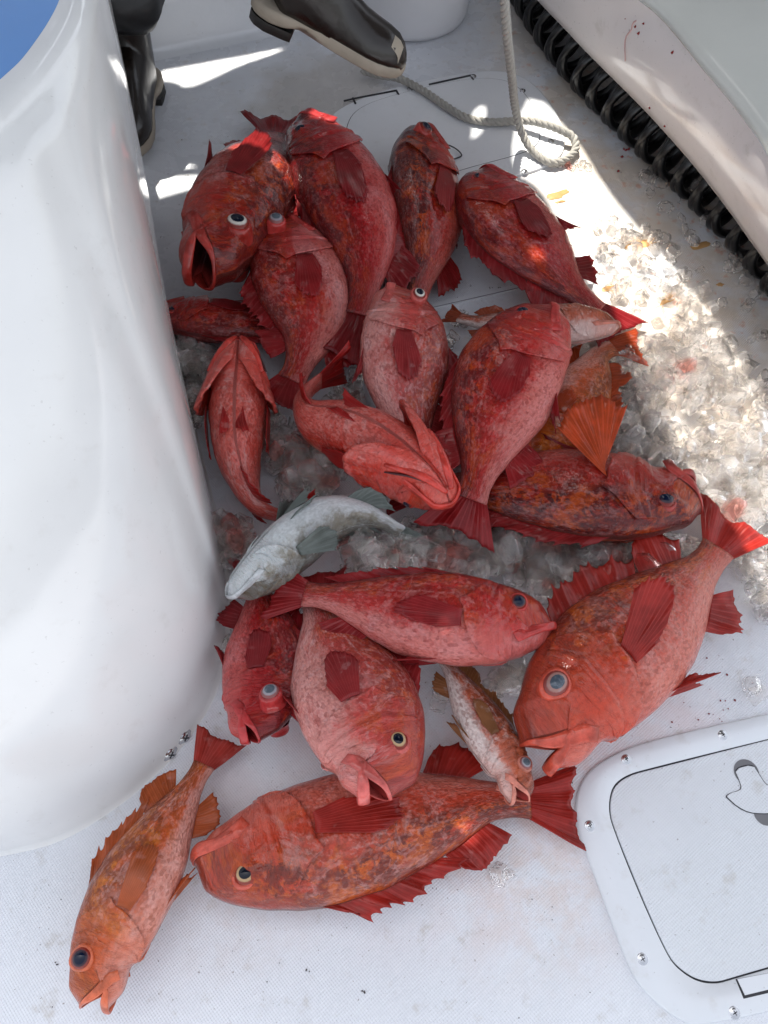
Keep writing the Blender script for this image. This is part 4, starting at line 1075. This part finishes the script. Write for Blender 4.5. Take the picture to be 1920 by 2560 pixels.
plate('sky_blocker_wall', [Vector((-1.9, 2.8, 0)), Vector((1.9, 2.8, 0)), Vector((1.9, 2.95, 0)), Vector((-1.9, 2.95, 0))], -0.2, 1.2, M['blocker'], tr_)
gobo = bpy.data.objects.new('light_blocker', me); gobo.location = (0, 0, H); scene.collection.objects.link(gobo)
me.materials.clear(); me.materials.append(M['blocker']); tag(gobo, 'unseen grey panel added above the deck, holes cut to shape the sunlight', 'light_blocker', kind='structure')
# ------------------------------------------------------------------ the catch
ONLY = None
def F(*a, **k): return Fish('rockfish', *a, **k)
G = 'red fish heaped on the deck'
specs = [
 dict(label='gaping red fish with pale ringed eye, at the far left of the heap', spine=[(528, 690, .16), (542, 630, .15), (580, 535, .135), (640, 445, .12), (682, 375, .06), (680, 320, .03), (675, 285, .02)], d=-1, roll=-12, wpx=235, pal='dark', seed=1, gape=0.62, eye='eye_white', eyer=.034, pop=.2, dfin=0.5, pec=0.1, wid=1.15, pale=1.2),
 dict(label='large deep red fish with its chin tipped up, top centre of the heap', spine=[(745, 310, .115), (800, 375, .12), (860, 480, .12), (905, 590, .11), (915, 690, .10), (895, 780, .095), (850, 880, .09)], d=-1, roll=0, wpx=225, pal='deep', seed=2, gape=0.25, eye='eye_dark', dfin=0.25, pec=0.02, pale=0.7, tail=1.25),
 dict(label='dark orange fish seen from its back with bulging eye, beside the wire hook', spine=[(1050, 322, .09), (1060, 420, .09), (1068, 520, .085), (1065, 630, .08), (1045, 730, .06), (1030, 800, .05), (1020, 860, .04)], d=-1, roll=32, wpx=200, pal='dark', seed=3, eye='eye_dark', pop=0.7, dfin=0.35, pec=0.05, blotch=1.2, headred=0.3, pale=0.5),
 dict(label='red fish half in the sun, right of the dark orange fish', spine=[(1200, 430, .08), (1235, 500, .085), (1300, 590, .08), (1385, 680, .07), (1465, 750, .05), (1515, 795, .035), (1560, 840, .03)], d=-1, roll=10, wpx=245, pal='deep', seed=4, eye='eye_dark', dfin=0.55, pec=0.05, pale=1.3, blotch=0.8),
 dict(label='pinkish red fish with an eye popped right out, just below the gaping fish', spine=[(715, 555, .10), (735, 640, .105), (762, 740, .10), (775, 830, .09), (752, 905, .085), (722, 965, .08), (700, 1030, .07)], d=-1, roll=8, wpx=235, pal='red', seed=5, eye='eye_cloudy', pop=1.3, eyer=.034, dfin=0.55, pec=0.05, pale=1.3),
 dict(label='mottled fish lying flat with its head against the white console, below the gaping fish', spine=[(385, 785, .05), (450, 790, .052), (540, 800, .052), (640, 812, .05), (720, 830, .045), (780, 850, .03), (840, 870, .02)], d=-1, roll=18, wpx=150, pal='red', seed=6, eye='eye_dark', dfin=0.3, pec=0.02, blotch=1.1),
 dict(label='red fish lying belly up with flared gills, against the console above the pale fish', spine=[(600, 858, .12), (600, 930, .115), (595, 1040, .10), (600, 1160, .085), (640, 1260, .07), (720, 1290, .05), (800, 1262, .05)], d=-1, roll=-88, wid=1.25, pal='scarlet', seed=7, eye='eye_dark', flare=0.75, dfin=0, pec=0.02, pale=1.2, gape=0.0, blotch=0.2),
 dict(label='bright red fish twisted belly up with spread gill covers, in the middle of the heap', spine=[(1128, 1262, .17), (1060, 1200, .165), (960, 1130, .15), (860, 1085, .13), (775, 1050, .12), (765, 985, .11), (870, 905, .10)], d=1, roll=-88, wid=1.12, pal='scarlet', seed=8, eye='eye_dark', flare=1.0, dfin=0, pec=0.05, pale=0.7, blotch=0.2, gape=0.0),
 dict(label='pale pink fish with eye bulging sideways, at the centre left of the large red fish', spine=[(985, 720, .13), (1005, 800, .13), (1010, 900, .12), (1018, 1000, .10), (1030, 1080, .08), (1040, 1160, .06), (1050, 1240, .05)], d=1, roll=-12, wpx=225, pal='pink', seed=9, eye='eye_white', pop=1.0, eyer=.030, dfin=0.5, pec=0.05, gape=0.1),
 dict(label='large red fish with dark red pectoral fin, right of the pink fish', spine=[(1375, 768, .14), (1325, 850, .14), (1270, 950, .13), (1232, 1060, .12), (1205, 1165, .115), (1175, 1250, .11), (1135, 1345, .09)], d=-1, roll=0, wpx=262, pal='red', seed=10, eye='eye_dark', dfin=0.15, pec=0.02, blotch=1.1, headred=0.9),
 dict(label='thin pinkish fish with sharp snout lying behind the large red fish', spine=[(1548, 815, .08), (1480, 812, .08), (1390, 812, .08), (1290, 812, .07), (1200, 806, .055), (1140, 792, .045), (1095, 780, .03)], d=-1, roll=5, wpx=105, pal='whitebelly', seed=11, eye='eye_dark', dfin=0.3, pec=0.0, pecr=0.6, tail=0.7, eyer=.018),
 dict(label='yellow brown fish half buried in ice, with its red tail under the ice chips', spine=[(1300, 1210, .045), (1365, 1120, .05), (1430, 1010, .052), (1470, 940, .05), (1495, 890, .04), (1545, 868, .035), (1610, 868, .03)], d=-1, roll=5, wpx=190, pal='yellow', seed=12, eye='eye_dark', dfin=0.4, pec=0.02, pecr=0.6),
 dict(label='dark fish facing right with open mouth and upright orange pectoral fin, on the ice', spine=[(1745, 1268, .085), (1640, 1248, .09), (1500, 1235, .09), (1350, 1225, .085), (1210, 1215, .07), (1090, 1212, .05), (970, 1215, .035)], d=1, roll=10, wpx=262, pal='dark', seed=13, gape=0.8, eye='eye_dark', eyer=.032, dfin=0.5, pec=0.30, pecup=-0.85, pecr=1.25, pecspread=80, pec_col=(0.62, 0.075, 0.012), blotch=1.1, headred=0.5),
 dict(label='long red fish lying across the heap facing right, below the ice', spine=[(1385, 1562, .135), (1315, 1558, .14), (1190, 1556, .145), (1040, 1535, .14), (890, 1505, .13), (790, 1488, .12), (670, 1475, .10)], d=-1, roll=4, wpx=232, pal='red', seed=14, eye='eye_dark', dfin=0.12, soft=0.2, pec=0.03, pale=1.2, blotch=0.7, pop=0.3),
 dict(label='dark red fish with popped eye and parted jaws pointing at the viewer, beside the console', spine=[(645, 1848, .135), (648, 1790, .12), (660, 1700, .095), (662, 1600, .085), (650, 1510, .07), (640, 1450, .06), (640, 1390, .05)], d=-1, roll=2, wpx=215, pal='deep', seed=15, gape=0.35, eye='eye_cloudy', pop=1.3, eyer=.040, dfin=0.2, pec=0.02, pale=0.8),
 dict(label='big pinkish red fish with open mouth resting on the bottom fish, fanned pectoral fin', spine=[(968, 1995, .175), (952, 1908, .165), (900, 1785, .145), (855, 1680, .12), (812, 1580, .10), (790, 1500, .08), (775, 1430, .06)], d=-1, roll=-4, wpx=305, pal='pink', seed=16, gape=0.45, eye='eye_gold', pop=.1, dfin=0.45, pec=0.1, eyer=.031, wid=1.1, blotch=0.9),
 dict(label='small white bellied fish with cloudy eye squeezed between two big fish', spine=[(1315, 2000, .115), (1275, 1920, .11), (1215, 1825, .10), (1165, 1740, .09), (1125, 1675, .08), (1095, 1630, .08), (1065, 1585, .07)], d=-1, roll=-14, wpx=125, pal='whitebelly', seed=17, gape=0.8, eye='eye_cloudy', pop=0.7, dfin=0.6, pec=0.0, fincol=(0.36, 0.14, 0.05), eyer=.030),
 dict(label='largest red orange fish with goggle eye and its tail in the sun', spine=[(1312, 1868, .12), (1400, 1780, .13), (1500, 1680, .12), (1600, 1580, .10), (1700, 1480, .085), (1775, 1400, .07), (1845, 1290, .06)], d=1, roll=2, wpx=318, pal='orange', seed=18, gape=0.6, eye='eye_goggle', pop=0.6, eyer=.030, dfin=0.9, soft=0.95, pec=0.5, pecup=0.45, headred=1.0, pale=0.7),
 dict(label='large mottled fish lying along the bottom of the heap with its tail by the hatch', spine=[(485, 2160, .065), (580, 2155, .07), (730, 2115, .07), (900, 2075, .07), (1080, 2035, .06), (1230, 2000, .05), (1455, 2015, .03)], d=-1, roll=8, wpx=300, pal='orange', seed=19, gape=0.1, eye='eye_gold', dfin=0.5, pec=0.05, pale=1.3, blotch=1.2, headred=0.6),
 dict(label='slender orange fish at the lower left with gaping jaws nearest the viewer', spine=[(212, 2515, .075), (262, 2385, .075), (335, 2225, .075), (405, 2090, .065), (460, 2000, .055), (500, 1930, .045), (555, 1835, .03)], d=1, roll=3, wpx=205, pal='yellow', seed=20, gape=0.7, eye='eye_dark', pop=0.6, eyer=.034, dfin=0.4, soft=0.85, pec=0.05, headred=0.9, fincol=(0.50, 0.10, 0.02), tail_col=(0.46, 0.045, 0.03)),
]
names = set()
for sp in specs:
    sp = dict(sp); lab = sp.pop('label'); spine = sp.pop('spine')
    if ONLY and sp['seed'] not in ONLY: continue
    f = Fish('rockfish', lab, 'fish', spine, group=G, **sp)
    print('FISH', sp['seed'], 'L=%.2f dep=%.2f' % (f.L, f.dep))
# the pale fish
if not ONLY or 30 in ONLY:
    Fish('cod', 'slender white and olive fish lying belly up across the pile, snout at the console', 'fish', [(572, 1492, .115), (640, 1440, .12), (735, 1355, .12), (825, 1298, .115), (920, 1290, .10), (1000, 1330, .075), (1060, 1385, .05)],
         d=-1, roll=-58, wpx=150, pal='cod', seed=30, eye='eye_dark', dfin=0.15, pec=0.7, pecup=0.25, pecr=0.8, pecspread=52, fincol=(0.20, 0.23, 0.21), pale=0.25, blotch=0.15, headred=0.0, eyer=.018, wid=0.95, group='fish heaped on the deck', soft=0.3)
# ------------------------------------------------------------------ ice
def ice_shape(seed, kind):
    rnd = random.Random(seed); V = []; nu, nv = (9, 12) if kind == 'tube' else (6, 7)
    for i in range(nu):
        ph = math.pi * i / (nu - 1)
        for j in range(nv):
            a = 2 * math.pi * j / nv
            e = 0.42 if kind == 'cube' else 0.85
            x = math.copysign(abs(math.sin(ph)) ** e * abs(math.cos(a)) ** e, math.cos(a)); y = math.copysign(abs(math.sin(ph)) ** e * abs(math.sin(a)) ** e, math.sin(a))
            z = math.copysign(abs(math.cos(ph)) ** e, math.cos(ph)) * (1.35 if kind == 'tube' else 0.9)
            w = (1 if kind == 'tube' else rnd.uniform(0.84, 1.14)) * (1 + 0.30 * mnoise.noise(Vector((x * 1.4 + seed * 7, y * 1.4, z * 1.4))))
            if kind == 'tube' and i == 0: z -= 0.7
            if kind == 'chip': x *= 1.25; y *= 0.7; z *= 0.55
            V.append((x * w * 0.5, y * w * 0.5, z * w * 0.5))
    return V, grid_faces(nu, nv, True)
shapes = [ice_shape(k, ['tube', 'cube', 'chip', 'tube', 'cube', 'chip', 'tube', 'cube'][k]) for k in range(8)]
def inpoly(x, y, P):
    c = False; j = len(P) - 1
    for i in range(len(P)):
        if ((P[i][1] > y) != (P[j][1] > y)) and x < (P[j][0] - P[i][0]) * (y - P[i][1]) / (P[j][1] - P[i][1]) + P[i][0]: c = not c
        j = i
    return c
regions = [  # polygon in the photo, pieces, zmax, size range, label
 ([(1530, 880), (1600, 850), (1680, 830), (1740, 790), (1800, 830), (1870, 900), (1960, 960), (2000, 1100), (2000, 1560), (1900, 1540), (1850, 1420), (1760, 1330), (1690, 1200), (1560, 1140), (1490, 1130), (1505, 1040), (1540, 960)], 480, .030, (.022, .038), 'clear ice pieces in the sunlit heap on the right'),
 ([(900, 1400), (960, 1350), (1040, 1310), (1130, 1300), (1230, 1320), (1430, 1350), (1560, 1350), (1700, 1330), (1760, 1370), (1700, 1420), (1560, 1450), (1480, 1480), (1380, 1500), (1250, 1440), (1100, 1425), (930, 1430)], 190, .055, (.026, .050), 'clear ice pieces between the dark fish and the long red fish'),
 ([(430, 840), (500, 850), (545, 880), (500, 960), (490, 1050), (500, 1130), (470, 1050), (445, 950)], 70, .06, (.022, .034), 'ice pieces between the console and the belly up fish'),
 ([(650, 1010), (720, 1040), (790, 1110), (860, 1150), (850, 1200), (790, 1240), (720, 1240), (680, 1180), (650, 1100)], 110, .075, (.024, .036), 'ice pieces in the hollow beside the belly up fish'),
 ([(810, 980), (880, 930), (900, 960), (890, 1040), (820, 1030)], 30, .05, (.022, .030), 'ice pieces under the forked red tail'),
 ([(545, 1310), (600, 1290), (640, 1340), (610, 1400), (570, 1430), (545, 1380)], 34, .07, (.024, .034), 'ice pieces beside the pale fish head'),
 ([(1240, 1760), (1330, 1690), (1310, 1640), (1210, 1680), (1190, 1730)], 26, .03, (.022, .032), 'ice pieces behind the small white bellied fish'),
 ([(1480, 560), (1560, 540), (1650, 580), (1760, 700), (1800, 830), (1700, 850), (1620, 860), (1580, 800), (1520, 700)], 58, .012, (.020, .030), 'loose ice pieces scattered on the sunlit deck'),
 ([(1560, 400), (1660, 430), (1800, 560), (1890, 700), (1920, 900), (1850, 850), (1700, 640), (1600, 500)], 26, .01, (.018, .030), 'melting ice pieces in the locker shade'),
 ([(660, 1480), (760, 1500), (760, 1590), (720, 1600), (620, 1560)], 10, .10, (.022, .028), 'ice pieces caught between the two left fish'),
 ([(860, 1340), (1000, 1330), (1090, 1360), (1090, 1420), (870, 1430)], 40, .10, (.024, .040), 'large ice pieces resting against the pale fish'),
 ([(1110, 880), (1170, 800), (1150, 760), (1120, 780)], 8, .02, (.018, .026), 'ice pieces left of the thin fish'),
]
rnd = random.Random(5); allp = []
for P, cnt, zmax, (s0, s1), lab in regions:
    xs = [p[0] for p in P]; ys = [p[1] for p in P]; k = 0; 
    while k < cnt:
        x, y = rnd.uniform(min(xs), max(xs)), rnd.uniform(min(ys), max(ys))
        if not inpoly(x, y, P): continue
        k += 1; s = rnd.uniform(s0, s1)
        edge = min(((x - a) ** 2 + (y - b) ** 2) ** 0.5 for a, b in P) / 90
        z = s * 0.42 + rnd.random() ** 0.8 * zmax * min(1, 0.35 + edge)
        allp.append((at(x, y, z), s, lab, s / ((CAM_H - z)) * (0.6 + z * 8) + rnd.random() * 0.004))
for (x, y, s) in [(1397, 415, .014), (1420, 413, .016), (1440, 408, .014), (1455, 412, .018), (1470, 418, .014), (1452, 405, .012), (1433, 418, .014), (1620, 440, .034), (1650, 455, .03), (1735, 460, .026), (563, 1618, .034), (570, 1605, .022), (1248, 2183, .028), (1270, 2186, .026), (1880, 1715, .03), (1892, 1738, .03), (1110, 1730, .03), (1095, 1760, .026), (785, 1600, .03), (975, 1620, .026), (1500, 668, .022), (1520, 778, .024), (1530, 1750, .0)]:
    if s: allp.append((at(x, y, s * 0.3), s, 'single clear ice pieces lying apart on the deck', 9))
allp.sort(key=lambda t: -t[3])
big, rest = allp[:290], allp[290:]
meshes = {}
from mathutils import Euler, Matrix
for i, (p, s, lab, _) in enumerate(big):
    k = i % 8; red = rnd.random() < 0.07
    if (k, red) not in meshes:
        me = bpy.data.meshes.new('ice_piece'); me.from_pydata(shapes[k][0], [], shapes[k][1]); me.materials.append(M['ice_red'] if red else M['ice'])
        me.polygons.foreach_set('use_smooth', [k in (0, 3, 6)] * len(me.polygons)); meshes[(k, red)] = me
    o = bpy.data.objects.new('ice_piece', meshes[(k, red)]); scene.collection.objects.link(o); o.location = p
    o.scale = (s * rnd.uniform(.8, 1.1), s * rnd.uniform(.8, 1.1), s * rnd.uniform(.8, 1.2)); o.rotation_euler = (rnd.uniform(0, 6.3), rnd.uniform(0, 6.3), rnd.uniform(0, 6.3))
    tag(o, lab.replace('pieces', 'piece').replace('loose ice piece scattered', 'loose ice piece'), 'ice', lab)
parts = []
for i, (p, s, lab, _) in enumerate(rest):
    Vs, Fs = shapes[i % 8]; m4 = Matrix.LocRotScale(p, Euler((rnd.uniform(0, 6.3), rnd.uniform(0, 6.3), rnd.uniform(0, 6.3))), Vector((s * rnd.uniform(.8, 1.1), s * rnd.uniform(.8, 1.1), s * rnd.uniform(.8, 1.2))))
    parts.append(([tuple(m4 @ Vector(v)) for v in Vs], Fs))
Vi, Fi = merge(parts); io = meshobj('crushed_ice', Vi, Fi, M['ice'], None, False, loc=(0.5, 0.9, 0)); tag(io, 'crushed ice heaped around the fish and over the sunlit deck', 'ice', kind='stuff')
# specks of grit, slime and scales
M['grit'] = simple('grit', (0.05, 0.04, 0.04), 0.6, var=0.5); M['slime'] = simple('slime', (0.52, 0.30, 0.12), 0.25, var=0.4, bscale=120)
pts = []; rr = []
for k in range(230):
    x, y = rnd.uniform(0, 1920), rnd.uniform(1500, 2560) if k < 150 else rnd.uniform(250, 1000)
    pts.append(at(x, y, 0.001)); rr.append(rnd.choice([.0006, .0008, .0012]) * (0.8 if rnd.random() < .85 else 1.5))
for (x, y) in [(140, 2410), (770, 2425), (908, 2480), (1105, 760), (1228, 720), (1247, 717), (1250, 722), (1272, 716), (1178, 714), (1135, 748), (1145, 747), (404, 594), (468, 434), (1700, 505), (1548, 430)]:
    for q in range(3): pts.append(at(x + rnd.uniform(-6, 6), y + rnd.uniform(-4, 4), 0.0015)); rr.append(.0013)
Vb, Fb = blob(pts, rr); tag(meshobj('grit', Vb, Fb, M['grit'], None, loc=(0, 0, 0)), 'dark specks of grit scattered over the white deck', 'grit', kind='stuff')
pts = []; rr = []
for k in range(60):
    x, y = rnd.uniform(1430, 1900), rnd.uniform(1500, 1850); pts.append(at(x, y, 0.001)); rr.append(rnd.choice([.0008, .0012, .002]))
for (x, y) in [(1565, 375), (1560, 372), (1572, 373), (1555, 392), (1545, 428)]: pts.append(at(x, y, 0.002)); rr.append(.004)
Vb, Fb = blob(pts, rr); tag(meshobj('blood_flecks', Vb, Fb, M['blood'], None, loc=(0.4, 0.4, 0)), 'small red flecks of fish blood on the deck by the hatch', 'blood', kind='stuff')
def smear(px, py, l, w, ang, seed):
    c = at(px, py, 0.0); n = 22; V = [(c.x, c.y, 0.0042)]
    for j in range(n):
        a = 2 * math.pi * j / n; k = 1 + 0.5 * mnoise.noise(Vector((math.cos(a) * 1.5 + seed, math.sin(a) * 1.5, 0)))
        x, y = l * k * math.cos(a), w * k * math.sin(a); V.append((c.x + x * math.cos(ang) - y * math.sin(ang), c.y + x * math.sin(ang) + y * math.cos(ang), 0.0008))
    return V, [(0, j + 1, (j + 1) % n + 1) for j in range(n)]
sm = [smear(*a) for a in [(1392, 488, .03, .010, .5, 1), (1600, 612, .03, .012, .3, 2), (1750, 615, .03, .009, .35, 3), (1525, 722, .018, .008, .2, 4), (1670, 750, .02, .007, .6, 5), (1685, 865, .010, .008, 0, 6), (1400, 505, .012, .004, .3, 7), (1800, 712, .008, .005, .3, 8)]]
Vb, Fb = merge(sm); tag(meshobj('slime_smears', Vb, Fb, M['slime'], None, loc=(0.5, 1.3, 0)), 'yellow brown smears of slime on the sunlit deck', 'slime', kind='stuff')
